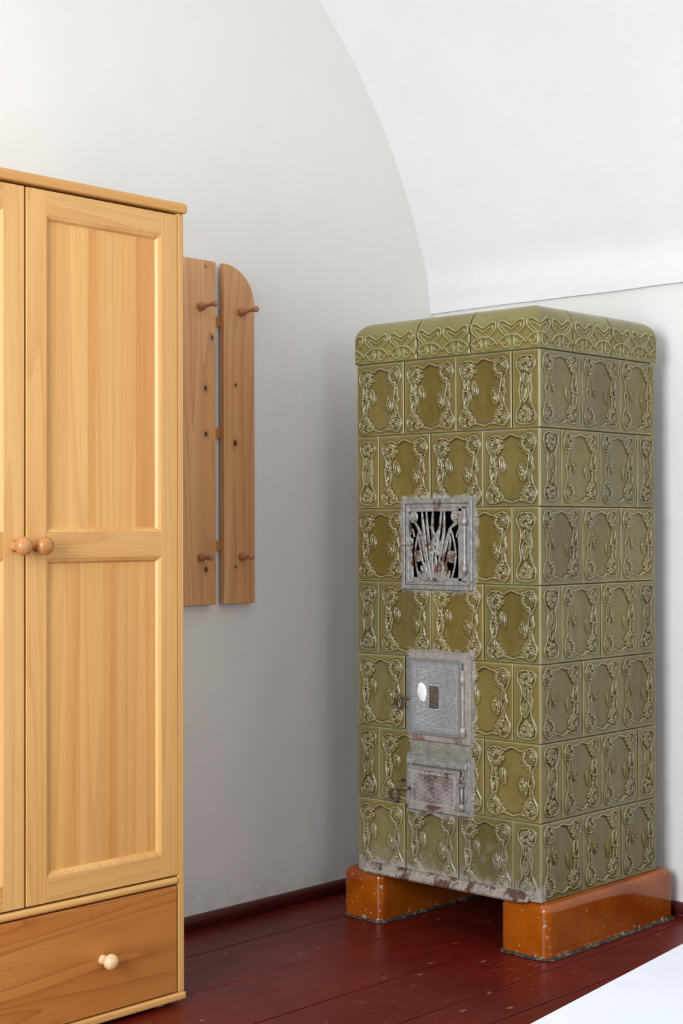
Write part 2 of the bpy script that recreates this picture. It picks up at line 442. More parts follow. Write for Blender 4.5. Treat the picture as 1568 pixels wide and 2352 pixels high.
M['iron'] = mat_iron('silvered_iron', lin(138, 136, 134), lin(182, 180, 178), RUST, .17)
M['iron_grate'] = mat_iron('silvered_iron_rusting', lin(142, 140, 136), lin(188, 186, 182), lin(112, 76, 58), .23)
M['iron_plate'] = mat_iron('pale_silvered_plate', lin(166, 167, 168), lin(198, 199, 200), lin(120, 112, 108), .08, .45, .12)
M['iron_frame'] = mat_iron('dusty_pink_iron', lin(158, 150, 144), lin(192, 184, 178), lin(148, 116, 102), .22, .65)
M['iron_rust'] = mat_iron('rusty_plate', lin(170, 164, 160), lin(204, 200, 196), lin(92, 54, 42), .24, .6, .5)
M['iron_dark'] = mat_iron('dark_iron', lin(92, 84, 78), lin(124, 116, 108), lin(80, 52, 38), .2, .5)
M['rust_strip'] = mat_iron('rusted_strip', lin(150, 140, 130), lin(186, 178, 170), lin(106, 76, 64), .25, .8)
t = NT('white_paint_spot', .6, .3); t.color(t.mix(t.noise(t.co(), 60), lin(236, 236, 236), lin(250, 250, 250))); M['white'] = t.mat

# ---- relief height fields
def cr(pts, n=10, closed=False):
    P = [np.array(p, float) for p in pts]; out = []; L = len(P)
    rngs = range(L) if closed else range(L-1)
    for i in rngs:
        p0 = P[i-1] if (closed or i > 0) else 2*P[0]-P[1]
        p1, p2 = P[i], P[(i+1) % L]
        p3 = P[(i+2) % L] if (closed or i+2 < L) else 2*P[-1]-P[-2]
        for k in range(n):
            t_ = k/n
            out.append(.5*((2*p1)+(-p0+p2)*t_+(2*p0-5*p1+4*p2-p3)*t_**2+(-p0+3*p1-3*p2+p3)*t_**3))
    out.append(P[0] if closed else P[-1])
    return np.array(out)

def pdist(U, V, pl):
    d = np.full(U.shape, 1e9)
    for a, b in zip(pl[:-1], pl[1:]):
        ab = b-a; L2 = (ab**2).sum()+1e-12
        k = np.clip(((U-a[0])*ab[0]+(V-a[1])*ab[1])/L2, 0, 1)
        d = np.minimum(d, (U-a[0]-k*ab[0])**2+(V-a[1]-k*ab[1])**2)
    return np.sqrt(d)

def inside(U, V, pl):
    r = np.zeros(U.shape, bool)
    for a, b in zip(pl[:-1], pl[1:]):
        cnd = (a[1] > V) != (b[1] > V)
        xi = (b[0]-a[0])*(V-a[1])/(b[1]-a[1]+1e-15)+a[0]
        r ^= cnd & (U < xi)
    return r

def blur(h, k):
    for _ in range(k):
        p = np.pad(h, 1, mode='edge')
        h = (p[:-2, 1:-1]+p[2:, 1:-1]+p[1:-1, :-2]+p[1:-1, 2:]+4*h)/8
    return h

def ridge(H, U, V, pl, w, h):
    return np.maximum(H, h*np.exp(-(pdist(U, V, pl)/w)**2))

def dome(H, U, V, cu, cv, ru, rv, h, ang=0):
    ca, sa = math.cos(ang), math.sin(ang)
    a = ((U-cu)*ca+(V-cv)*sa)/ru; b = (-(U-cu)*sa+(V-cv)*ca)/rv
    q = np.clip(1-a*a-b*b, 0, 1)
    return np.maximum(H, h*np.sqrt(q))

def full_relief(w, h, U, V):
    sc = lambda pts: [(a*w, (1-b)*h) for a, b in pts]
    H = np.zeros(U.shape)
    out = cr(sc([(.36, .115), (.27, .085), (.17, .08), (.08, .13), (.06, .21), (.10, .29), (.135, .35), (.125, .46), (.115, .52), (.135, .60), (.15, .68), (.10, .75), (.07, .84), (.10, .92), (.19, .955), (.28, .935), (.36, .915), (.44, .93), (.52, .945), (.60, .925), (.68, .91), (.76, .935), (.86, .945), (.94, .88), (.94, .79), (.88, .70), (.86, .60), (.89, .52), (.87, .44), (.865, .35), (.91, .27), (.94, .18), (.90, .09), (.81, .065), (.72, .09), (.63, .105), (.54, .075), (.47, .07), (.42, .09)]), 6, True)
    ins = inside(U, V, out); dout = pdist(U, V, out)
    sink = np.where(ins, np.clip(dout/.006, 0, 1), 0)
    # sunk middle panel
    a = (U/w-.5)/.24; b = (V/h-.5)/.42
    pan = np.clip(1.25-(np.abs(a)**2.2+np.abs(b)**2.4), 0, 1); pan = pan*pan*(3-2*pan)
    base = -.0030*sink-.0022*pan*ins
    H = ridge(H, U, V, out, .0023, .0039)
    for cu, cv in ((.185, .19), (.80, .175), (.185, .845), (.81, .845)):       # swollen lobes under the flowers, finely streaked
        ang_ = np.arctan2(V-(1-cv)*h, U-cu*w)
        base = np.maximum(base, np.where(((U-cu*w)/.0235)**2+((V-(1-cv)*h)/.0265)**2 < 1, .0032*np.sqrt(np.clip(1-((U-cu*w)/.0235)**2-((V-(1-cv)*h)/.0265)**2, 0, 1))-.0026+.0007*np.sin(ang_*13), -9))
    def flower(cu, cv, r):
        nonlocal H
        r *= 1.18
        for k in range(5):
            th = k*2*math.pi/5+cu*40
            H = dome(H, U, V, cu*w+math.cos(th)*r*.62, (1-cv)*h+math.sin(th)*r*.62, r*.52, r*.52, .0052)
        H = dome(H, U, V, cu*w, (1-cv)*h, r*.3, r*.3, .0062)
    for cu, cv, sg in ((.165, .19, 1), (.835, .165, -1), (.155, .855, 1), (.845, .855, -1)):
        for rr in (.021, .0145, .0085):
            th = np.linspace(.4, 4.6, 16) if sg > 0 else np.linspace(math.pi-.4, math.pi-4.6, 16)
            arc = np.stack([cu*w+rr*np.cos(th)*.9, (1-cv)*h+rr*np.sin(th)*1.12], 1)
            H = ridge(H, U, V, arc, .0019, .0050)
        H = dome(H, U, V, cu*w, (1-cv)*h, .006, .007, .005)
    for cu, cv, r in ((.28, .15, .0085), (.30, .225, .008), (.25, .28, .008), (.19, .30, .0075), (.70, .14, .008), (.675, .205, .0085), (.72, .265, .0085), (.785, .305, .008), (.17, .735, .008), (.225, .78, .0085), (.265, .835, .0085), (.315, .885, .0085), (.25, .905, .007), (.80, .725, .0085), (.745, .775, .0085), (.705, .83, .0085), (.695, .895, .008), (.765, .895, .007), (.78, .80, .007)):
        flower(cu, cv, r)
    def stem(pts, wd=.0022, ht=.0050):
        nonlocal H
        H = ridge(H, U, V, cr(sc(pts), 6), wd, ht)
    stem([(.155, .32), (.15, .42), (.20, .50), (.225, .58), (.175, .69)], .0027, .0062)
    stem([(.215, .32), (.20, .40), (.14, .50), (.135, .59), (.17, .69)], .0027, .0058)
    stem([(.13, .485), (.19, .475), (.24, .50)], .003, .0066)
    stem([(.25, .50), (.235, .60), (.20, .70)]); stem([(.175, .56), (.19, .62), (.175, .66)], .0018)
    stem([(.82, .33), (.80, .44), (.785, .53), (.835, .60), (.825, .70)], .0026, .0058)
    stem([(.845, .36), (.86, .45), (.82, .55), (.80, .64), (.82, .70)], .0024, .0055)
    stem([(.86, .52), (.835, .56)], .003, .006)
    # twisted leaves on the stems
    H = dome(H, U, V, .165*w, .395*h, .0075, .0260, .0056, -.16); H = dome(H, U, V, .190*w, .580*h, .0065, .0190, .0052, .22)
    H = dome(H, U, V, .845*w, .545*h, .0060, .0230, .0050, .10); H = dome(H, U, V, .820*w, .365*h, .0058, .0160, .0050, -.15)
    # buds: a thin one and a broad one
    H = dome(H, U, V, .325*w, .545*h, .0125, .0255, .0062, .18)
    H = dome(H, U, V, .680*w, .435*h, .0175, .0275, .0070, .22)
    for pts in ([(.32, .36), (.335, .45), (.34, .54)], [(.30, .38), (.30, .46), (.32, .53)], [(.66, .47), (.70, .55), (.71, .65)], [(.63, .51), (.665, .58), (.69, .66)], [(.69, .46), (.74, .54), (.74, .62)], [(.14, .50), (.19, .58), (.165, .68)], [(.16, .50), (.21, .56), (.195, .66)], [(.20, .34), (.185, .42), (.165, .47)], [(.86, .38), (.85, .46), (.83, .52)]):
        H = H-.0030*np.exp(-(pdist(U, V, cr(sc(pts), 6))/.0018)**2)*(H > .002)
    for cu, cv in ((.665, .50), (.70, .545), (.665, .60)): H = dome(H, U, V, cu*w, (1-cv)*h, .006, .006, .0078)
    return H+base, np.clip(pan*1.6, 0, 1)*ins

def half_relief(w, h, U, V):
    X = lambda du: w/2+du
    H = np.zeros(U.shape); k = w/.0945
    sc = lambda pts: [(X(a*k), (1-b)*h) for a, b in pts]
    out = cr(sc([(0, .075), (.020, .085), (.031, .14), (.029, .22), (.019, .30), (.0165, .40), (.020, .50), (.017, .60), (.018, .68), (.029, .78), (.033, .86), (.026, .93), (0, .955), (-.026, .93), (-.033, .86), (-.029, .78), (-.018, .68), (-.020, .60), (-.0225, .50), (-.0175, .40), (-.019, .30), (-.029, .22), (-.031, .14), (-.020, .085)]), 6, True)
    ins = inside(U, V, out); d = pdist(U, V, out)
    base = -.0034*np.where(ins, np.clip(d/.006, 0, 1), 0)
    H = ridge(H, U, V, out, .0023, .0039)
    for cv in (.17, .85):
        for rr in (.019, .0125):
            th = np.linspace(2.2, 5.6, 16) if cv > .5 else np.linspace(.6, 4.0, 16)
            H = ridge(H, U, V, np.stack([X(-.004)+rr*np.cos(th), (1-cv)*h+rr*np.sin(th)*1.1], 1), .0019, .005)
    for du, cv, r in ((.006, .13, .0085), (.014, .19, .0085), (.001, .23, .008), (-.008, .15, .0075), (.010, .27, .007), (-.012, .24, .006), (-.004, .74, .0085), (.008, .78, .0085), (.016, .83, .008), (.012, .89, .008), (-.002, .90, .0075), (-.010, .82, .007), (.004, .84, .007)):
        for q in range(5):
            th = q*2*math.pi/5+du*200
            H = dome(H, U, V, X(du*k)+math.cos(th)*r*.6, (1-cv)*h+math.sin(th)*r*.6, r*.5, r*.5, .0052)
        H = dome(H, U, V, X(du*k), (1-cv)*h, r*.3, r*.3, .006)
    H = dome(H, U, V, X(-.004*k), .44*h, .0085, .0270, .0052, -.25); H = dome(H, U, V, X(.006*k), .60*h, .0070, .0230, .0050, .2)
    for cv in (.17, .84): base = np.maximum(base, np.where(((U-X(0))/.0235)**2+((V-(1-cv)*h)/.0255)**2 < 1, .0034*np.sqrt(np.clip(1-((U-X(0))/.0235)**2-((V-(1-cv)*h)/.0255)**2, 0, 1))-.0030+.0007*np.sin(np.arctan2(V-(1-cv)*h, U-X(0))*13), -9))
    for pts in ([(-.010, .30), (-.012, .40), (.004, .47), (.010, .56), (-.006, .68)], [(-.004, .30), (-.006, .38), (.009, .46), (.012, .55), (.0, .66)], [(.012, .33), (.006, .42), (-.010, .46), (-.014, .56), (-.008, .68)], [(.013, .40), (.010, .50), (.016, .58), (.010, .68)], [(-.014, .50), (-.004, .55), (-.005, .63)]):
        H = ridge(H, U, V, cr(sc(pts), 6), .0024, .0058)
    return H+base, np.zeros(U.shape)

def sheet(name, H, tone, pan, w, h, skirt=.010, rot180=False, crop=None):
    """H indexed [v, u]; local x = u - w/2, local z = v, out of the wall = -y"""
    if rot180: H, tone, pan = H[::-1, ::-1], tone[::-1, ::-1], pan[::-1, ::-1]
    nv, nu = H.shape
    us, vs_ = np.linspace(0, w, nu), np.linspace(0, h, nv)
    if crop:
        i0, i1 = int(round(crop[0]/w*(nu-1))), int(round(crop[1]/w*(nu-1)))
        H, tone, pan, us = H[:, i0:i1+1], tone[:, i0:i1+1], pan[:, i0:i1+1], us[i0:i1+1]; nu = len(us)
    uu, vv = np.meshgrid(us, vs_)
    V = np.stack([uu-w/2, -H, vv], -1).reshape(-1, 3)
    idx = np.arange(nu*nv).reshape(nv, nu)
    q = np.stack([idx[:-1, :-1], idx[:-1, 1:], idx[1:, 1:], idx[1:, :-1]], -1).reshape(-1, 4)
    loop = np.concatenate([idx[0, :], idx[1:, -1], idx[-1, -2::-1], idx[-2:0:-1, 0]])
    bk = V[loop].copy(); bk[:, 1] = skirt
    cu_, cv_ = (us[0]+us[-1])/2-w/2, h/2
    bk[:, 0] -= np.sign(bk[:, 0]-cu_)*np.where(np.abs(np.abs(bk[:, 0]-cu_)-(us[-1]-us[0])/2) < 1e-6, skirt, 0)
    bk[:, 2] -= np.sign(bk[:, 2]-cv_)*np.where(np.abs(np.abs(bk[:, 2]-cv_)-h/2) < 1e-6, skirt*.3, 0)
    n0 = len(V); L = len(loop); ar = np.arange(L)
    sk = np.stack([loop, n0+ar, n0+(ar+1) % L, loop[(ar+1) % L]], -1)
    V = np.concatenate([V, bk])
    faces = [tuple(f) for f in np.concatenate([q, sk]).tolist()]
    me = bpy.data.meshes.new(name); me.from_pydata(V.tolist(), [], faces)
    me.polygons.foreach_set('use_smooth', np.ones(len(faces), bool))
    col = np.zeros((len(V), 4), np.float32); col[:, 3] = 1
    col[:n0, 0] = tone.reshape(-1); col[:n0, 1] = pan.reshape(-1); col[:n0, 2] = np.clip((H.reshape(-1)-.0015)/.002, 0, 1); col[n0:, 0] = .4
    me.color_attributes.new('tone', 'FLOAT_COLOR', 'POINT').data.foreach_set('color', col.reshape(-1))
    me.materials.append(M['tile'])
    return me

def edge_drop(U, V, w, h, r=.0038, depth=.0026):
    d = np.minimum(np.minimum(U, w-U), np.minimum(V, h-V)); d = np.clip(d, 0, r)
    return -depth*(1-np.sqrt(np.clip(1-((r-d)/r)**2, 0, 1)))

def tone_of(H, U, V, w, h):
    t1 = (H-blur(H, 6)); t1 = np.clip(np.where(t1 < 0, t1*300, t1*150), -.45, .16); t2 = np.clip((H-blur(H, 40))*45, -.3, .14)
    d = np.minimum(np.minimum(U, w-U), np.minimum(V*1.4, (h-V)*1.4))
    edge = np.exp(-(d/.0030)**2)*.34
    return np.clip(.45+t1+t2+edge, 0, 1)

def make_grid(w, h, n):
    nu = n; nv = int(round(n*h/w)); return np.meshgrid(np.linspace(0, w, nu), np.linspace(0, h, nv))
TH = TP-.0022
_cache = {}
def tile_mesh(kind, w, rot=False, crop=None):
    key = (kind, round(w, 3), rot, crop)
    if key in _cache: return _cache[key]
    U, V = make_grid(w, TH, 118 if kind == 'full' else 66)
    Hh, pan = (full_relief if kind == 'full' else half_relief)(w, TH, U, V)
    Hh = Hh+edge_drop(U, V, w, TH)
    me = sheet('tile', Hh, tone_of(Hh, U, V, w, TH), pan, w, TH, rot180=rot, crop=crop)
    _cache[key] = me; return me

def add_tile(face, a0, a1, row, rot=False, crop=None):
    """a0..a1 along the face, left to right as one looks at it"""
    z = ZB+TP*(6-row)+.0011
    w = abs(a1-a0)-.0020; kind = 'full' if w > .14 else 'half'
    # few distinct meshes, stretched by a hair to the slot
    ref = .1985 if kind == 'full' else .0945
    me = tile_mesh(kind, ref, rot, crop)
    o = link('tile', me, None, stove); mid = (a0+a1)/2
    if face == 'front': o.location = L3(X0, mid, z); o.rotation_euler.z = -math.pi/2
    elif face == 'side': o.location = L3(mid, Y0, z)
    else: o.location = L3(mid, Y1, z); o.rotation_euler.z = math.pi
    o.scale.x = w/ref
    j = random.uniform(-.0009, .0009)
    if face == 'front': o.location.x += j
    else: o.location.y += j if face == 'side' else -j
    o.rotation_euler.y = random.uniform(-.0035, .0035)
    b = random.uniform(.88, 1.1); g = random.uniform(-.04, .05)
    o.color = (b*(1+g), b, b*(1-2.2*g), 1)
    return o

FO = [Y1, -.4655, -.6675, -.8685, Y0]; FE = [Y1, -.3640, -.5680, -.7650, Y0]
SO = [X0, -.4820, -.2820, X1]; SE = [X0, -.5850, -.3870, -.1900, X1]
for row in range(7):
    odd = row % 2 == 0
    fb = FO if odd else FE
    for k in range(4):
        if row == 2 and k == 1: continue                  # open behind the grate door
        crop = None
        if row in (2, 4) and k == 2: crop = (.052, .1985) # cut to fit beside the iron door
        if row == 4 and k == 1: continue
        add_tile('front', fb[k], fb[k+1], row, False, crop)
    sb = SO if odd else SE
    for k in range(len(sb)-1):
        add_tile('side', sb[k], sb[k+1], row, True)
        add_tile('left', sb[k+1], sb[k], row, True)

# core of the stove, open behind the grate
d = .0085
bm = bmesh.new()
oy0, oy1, oz0, oz1 = -.705, -.487, 1.040, 1.262
bbox(bm, *[v-SX for v in (X0+d, X1-d)], *[v-SY for v in (Y0+d, oy0)], ZB, 1.80)
bbox(bm, *[v-SX for v in (X0+d, X1-d)], *[v-SY for v in (oy1, Y1-d)], ZB, 1.80)
bbox(bm, *[v-SX for v in (X0+d, X1-d)], *[v-SY for v in (oy0, oy1)], ZB, oz0)
bbox(bm, *[v-SX for v in (X0+d, X1-d)], *[v-SY for v in (oy0, oy1)], oz1, 1.80)
bbox(bm, *[v-SX for v in (X0+.22, X1-d)], *[v-SY for v in (oy0, oy1)], oz0, oz1)
link('core', bm_mesh(bm, 'core'), M['mortar'], stove)
bm = bmesh.new()
for a in ((X0+.006, X0+.22, oy0, oy0+.004, oz0, oz1), (X0+.006, X0+.22, oy1-.004, oy1, oz0, oz1), (X0+.006, X0+.22, oy0+.004, oy1-.004, oz0, oz0+.004), (X0+.006, X0+.22, oy0+.004, oy1-.004, oz1-.004, oz1), (X0+.215, X0+.22, oy0+.004, oy1-.004, oz0+.004, oz1-.004)):
    bbox(bm, a[0]-SX, a[1]-SX, a[2]-SY, a[3]-SY, a[4], a[5])
link('soot_lining', bm_mesh(bm, 'soot_lining'), M['soot'], stove)

# ---- cornice: pieces with an interlaced band under a rounded top
CZ0, CZ1, CR = ZB+7*TP+.0012, 1.776, .054
OV = .004
def cornice_height(S_, T):
    """S_: height on the face above CZ0, T: along the run; period .1 m"""
    P = .1; H = np.zeros(S_.shape); Tm = np.mod(T, P)
    for sh in (-P, 0, P):
        def r(pts, w=.0026, h=.0052):
            nonlocal H
            H = ridge(H, Tm, S_, cr([(a*P+sh, b) for a, b in pts], 5), w, h)
        # upper hearts
        r([(.36, .040), (.20, .052), (.06, .066), (.07, .082), (.22, .085), (.38, .076), (.5, .071), (.62, .076), (.78, .085), (.93, .082), (.94, .066), (.80, .052), (.64, .040)], .0033, .0062)
        r([(.42, .042), (.30, .054), (.18, .066), (.20, .073), (.34, .068), (.5, .060), (.66, .068), (.80, .073), (.82, .066), (.70, .054), (.58, .042)], .0025, .0050)
        # lower interlace
        r([(0, .020), (.12, .032), (.30, .042), (.5, .044), (.70, .042), (.88, .032), (1., .020)], .0034, .0070)
        r([(0, .032), (.10, .024), (.22, .012), (.36, .010), (.42, .022), (.40, .038)], .0026, .0052)
        r([(1., .032), (.90, .024), (.78, .012), (.64, .010), (.58, .022), (.60, .038)], .0026, .0052)
        r([(.14, .024), (.26, .020), (.34, .028), (.28, .036)], .0019, .0038)
        r([(.86, .024), (.74, .020), (.66, .028), (.72, .036)], .0019, .0038)
    return H
def cornice_sheet(run0, run1, mitre0, mitre1, place, phase):
    """place(t, inset, z) -> stove space; mitre: run shortened by the inset at that end"""
    hv = CZ1-CZ0; arc = CR*math.pi/2; n_t = max(10, int(abs(run1-run0)/.0016)); n_s = int((hv+arc)/.0016)
    sv = np.linspace(0, hv+arc, n_s)
    ang = np.clip((sv-hv)/CR, 0, math.pi/2)
    inset = CR*(1-np.cos(ang)); zz = CZ0+np.minimum(sv, hv)+CR*np.sin(ang)
    nrm_out = np.cos(ang); nrm_z = np.sin(ang)
    T = np.linspace(0, 1, n_t)
    tt, ss = np.meshgrid(T, np.arange(n_s)); L = abs(run1-run0); sg = 1 if run1 > run0 else -1
    ins = inset[ss]
    a0 = np.where(mitre0, ins, 0.0); a1 = np.where(mitre1, ins, 0.0)
    t_ = a0+(L-a0-a1)*tt
    Sv = sv[ss]
    H = cornice_height(Sv, t_+phase)
    dd = np.minimum(t_ if not mitre0 else 9, (L-t_) if not mitre1 else 9); dd = np.minimum(dd, Sv)
    drop = -.0026*np.exp(-(dd/.0022)**2)
    dm = np.minimum(t_-a0 if mitre0 else 9, (L-a1-t_) if mitre1 else 9); H = H*(1-np.exp(-(dm/.0035)**2))
    H = H*(1-np.exp(-(dd/.003)**2))+drop
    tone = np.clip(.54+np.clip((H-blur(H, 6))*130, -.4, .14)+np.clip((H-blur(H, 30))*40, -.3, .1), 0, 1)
    pts = np.zeros(H.shape+(3,))
    for i in range(n_s):
        for j in range(n_t):
            h_ = H[i, j]
            pts[i, j] = place(run0+sg*t_[i, j], inset[i]-OV-h_*nrm_out[i], zz[i]+h_*nrm_z[i])
    idx = np.arange(n_s*n_t).reshape(n_s, n_t)
    q = np.stack([idx[:-1, :-1], idx[:-1, 1:], idx[1:, 1:], idx[1:, :-1]], -1).reshape(-1, 4)
    return pts.reshape(-1, 3), q, tone.reshape(-1)
def cornice_piece(sheets):
    V, Q, Tn = [], [], []; n0 = 0
    for p, q, tn in sheets: V.append(p); Q.append(q+n0); Tn.append(tn); n0 += len(p)
    V = np.concatenate(V); Q = np.concatenate(Q); Tn = np.concatenate(Tn)
    me = bpy.data.meshes.new('cornice_tile'); me.from_pydata(V.tolist(), [], [tuple(f) for f in Q.tolist()])
    bm = bmesh.new(); bm.from_mesh(me); bmesh.ops.recalc_face_normals(bm, faces=bm.faces)
    bm.to_mesh(me); bm.free()
    me.polygons.foreach_set('use_smooth', np.ones(len(me.polygons), bool))
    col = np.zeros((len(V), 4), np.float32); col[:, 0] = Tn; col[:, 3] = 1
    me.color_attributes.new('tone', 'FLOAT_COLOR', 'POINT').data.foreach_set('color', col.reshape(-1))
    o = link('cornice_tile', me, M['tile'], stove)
    b = random.uniform(.96, 1.1); o.color = (b*.98, b*1.02, b*.94, 1)
    return o
pf = lambda t, i, z: L3(X0+i, t, z)
psd = lambda t, i, z: L3(t, Y0+i, z)
pl_ = lambda t, i, z: L3(t, Y1-i, z)
G = .0012
cornice_piece([cornice_sheet(Y0-OV, -.7205-G, True, False, pf, .0535-.0), cornice_sheet(X0-OV, -.5285-G, True, False, psd, .05)])
cornice_piece([cornice_sheet(-.7205+G, -.5185-G, False, False, pf, 0)])
cornice_piece([cornice_sheet(Y1+OV, -.5185+G, True, False, pf, .06), cornice_sheet(X0-OV, -.5285-G, True, False, pl_, .05)])
cornice_piece([cornice_sheet(-.5285+G, -.3317-G, False, False, psd, 0)])
cornice_piece([cornice_sheet(-.5285+G, -.3317-G, False, False, pl_, 0)])
cornice_piece([cornice_sheet(-.3317+G, X1+OV, False, True, psd, 0)])
cornice_piece([cornice_sheet(-.3317+G, X1+OV, False, True, pl_, 0)])
o = box('top_slab', M['tile'], stove, X0+CR-.006-SX, X1-CR+.006-SX, Y0+CR-.006-SY, Y1-CR+.006-SY, CZ1, CZ1+CR-.001)
tl = o.data.color_attributes.new('tone', 'FLOAT_COLOR', 'POINT'); tl.data.foreach_set('color', np.tile(np.array([.5, 0, 0, 1], np.float32), len(o.data.vertices)))
bm = bmesh.new()
bbox(bm, X0+.012-SX, X1-.012-SX, Y0+.012-SY, Y1-.012-SY, CZ0-.004, CZ1)
link('core', bm_mesh(bm, 'core'), M['mortar'], stove)

# ---- feet
def foot(y0, y1):
    bm = bmesh.new()
    bbox(bm, -.694-SX, -.030-SX, y0-SY, y1-SY, .002, ZB+.001)
    vert = [e for e in bm.edges if abs(e.verts[0].co.z-e.verts[1].co.z) > .05 or min(v.co.z for v in e.verts) > .05]
    bmesh.ops.bevel(bm, geom=vert, offset=.026, segments=7, affect='EDGES', profile=.5)
    bmesh.ops.subdivide_edges(bm, edges=[e for e in bm.edges if e.calc_length() > .05], cuts=10, use_grid_fill=True)
    me = bm_mesh(bm, 'plinth_foot')
    at = me.attributes.new('edge', 'FLOAT', 'POINT')
    xs, ysd = (-.694-SX, -.030-SX), (y0-SY, y1-SY)
    vals = []
    for v in me.vertices:
        dx = min(abs(v.co.x-xs[0]), abs(v.co.x-xs[1])); dy = min(abs(v.co.y-ysd[0]), abs(v.co.y-ysd[1])); dz = v.co.z
        d_ = sorted((dx, dy, dz+.0))[1]
        vals.append(math.exp(-(d_/.02)**2))
    at.data.foreach_set('value', vals)
    o = link('plinth_foot', me, M['foot'], stove, True)
    me.set_sharp_from_angle(angle=R_(60))
    # line of grout and dirt where the foot meets the floor
    bm = bmesh.new(); n = 60; rg = random.Random(int(abs(y0)*1000))
    rect = []
    xa, xb, ya, yb = -.694-SX, -.030-SX, y0-SY, y1-SY; rr = .026
    for cx_, cy_, a0 in ((xb-rr, yb-rr, 0), (xa+rr, yb-rr, 90), (xa+rr, ya+rr, 180), (xb-rr, ya+rr, 270)):
        for k in range(7):
            a = R_(a0+15*k); rect.append((cx_, cy_, math.cos(a), math.sin(a)))
    pts = []
    for i in range(len(rect)):
        p, q = rect[i], rect[(i+1) % len(rect)]
        P = (p[0]+p[2]*rr, p[1]+p[3]*rr, p[2], p[3]); Q = (q[0]+q[2]*rr, q[1]+q[3]*rr, q[2], q[3])
        m_ = max(1, int(math.hypot(P[0]-Q[0], P[1]-Q[1])/.012))
        for k in range(m_):
            t_ = k/m_; pts.append(tuple(P[j]+(Q[j]-P[j])*t_ for j in range(4)))
    inn = [bm.verts.new((p[0]-p[2]*.004, p[1]-p[3]*.004, .007)) for p in pts]
    md = [bm.verts.new((p[0]+p[2]*rg.uniform(.002, .005), p[1]+p[3]*rg.uniform(.002, .005), rg.uniform(.003, .007))) for p in pts]
    ou = []
    for p in pts:
        w = rg.uniform(.007, .014); ou.append(bm.verts.new((p[0]+p[2]*w, p[1]+p[3]*w, .0004)))
    L = len(pts)
    for A, B in ((inn, md), (md, ou)):
        for i in range(L): bm.faces.new((A[i], A[(i+1) % L], B[(i+1) % L], B[i]))
    bmesh.ops.recalc_face_normals(bm, faces=bm.faces)
    link('grout_line', bm_mesh(bm, 'grout_line'), M['dirt'], o, True)
t = NT('dirty_grout', .9, .2); p = t.co(); n1 = t.noise(p, 60, 4, .6); t.color(t.ramp(n1, [(.3, lin(30, 26, 24)), (.55, lin(78, 74, 68)), (.75, lin(150, 146, 140))])); t.bump(n1, .8, .004); M['dirt'] = t.mat
foot(-.990, -.8215); foot(-.372, -.2135)

# rusted angle iron under the front
prof = [(-.004, .158), (-.022, .150), (-.024, .153), (-.026, .156), (-.012, .178), (-.004, .181)]
bm = bmesh.new(); nseg = 70; rg = random.Random(5); rows_ = []
for i in range(nseg+1):
    yy = -.925+(.925-.292)*i/nseg; j = rg.uniform(-.0008, .0008)
    e = min(i, nseg-i)/3.; sh = 1 if e >= 1 else (.55+.45*e)
    rows_.append([bm.verts.new(L3(X0+dx*sh, yy, .156+(z-.156)*sh+j*(z > .16))) for dx, z in prof])
for i in range(nseg):
    for k in range(len(prof)):
        k2 = (k+1) % len(prof); bm.faces.new((rows_[i][k], rows_[i][k2], rows_[i+1][k2], rows_[i+1][k]))
bm.faces.new(rows_[0]); bm.faces.new(rows_[-1]); bmesh.ops.recalc_face_normals(bm, faces=bm.faces)
link('angle_iron', bm_mesh(bm, 'angle_iron'), M['rust_strip'], stove)
# underside plate between the feet
box('bottom_plate', M['iron_dark'], stove, X0+.006-SX, X1-SX, -.8215-SY, -.372-SY, ZB-.008, ZB+.004)

# ---- iron doors: local plane a (left to right on the front), b (up), depth out of the face
def D(ya, za):
    return lambda a, b, dp: L3(X0-dp, ya-a, za+b)
def ring_frame(bm, fn, w, h, t_, d0, d1, skew=None):
    """picture-frame border"""
    o_ = [(0, 0), (w, 0), (w, h), (0, h)]; i_ = [(t_, t_), (w-t_, t_), (w-t_, h-t_), (t_, h-t_)]
    e = min(.0018, t_*.3)
    oe = [(e, e), (w-e, e), (w-e, h-e), (e, h-e)]; ie = [(t_-e, t_-e), (w-t_+e, t_-e), (w-t_+e, h-t_+e), (t_-e, h-t_+e)]
    def ringv(pts, d): return [bm.verts.new(fn(a, b, d)) for a, b in pts]
    O0, O1, OT, IT, I1, I0 = ringv(o_, d0), ringv(o_, d1-e), ringv(oe, d1), ringv(ie, d1), ringv(i_, d1-e), ringv(i_, d0)
    for A, B in ((O0, O1), (O1, OT), (OT, IT), (IT, I1), (I1, I0)):
        for i in range(4): bm.faces.new((A[i], A[(i+1) % 4], B[(i+1) % 4], B[i]))
def finish(name, bm, mat, parent, smooth=False):
    bmesh.ops.recalc_face_normals(bm, faces=bm.faces)
    return link(name, bm_mesh(bm, name), mat, parent, smooth)

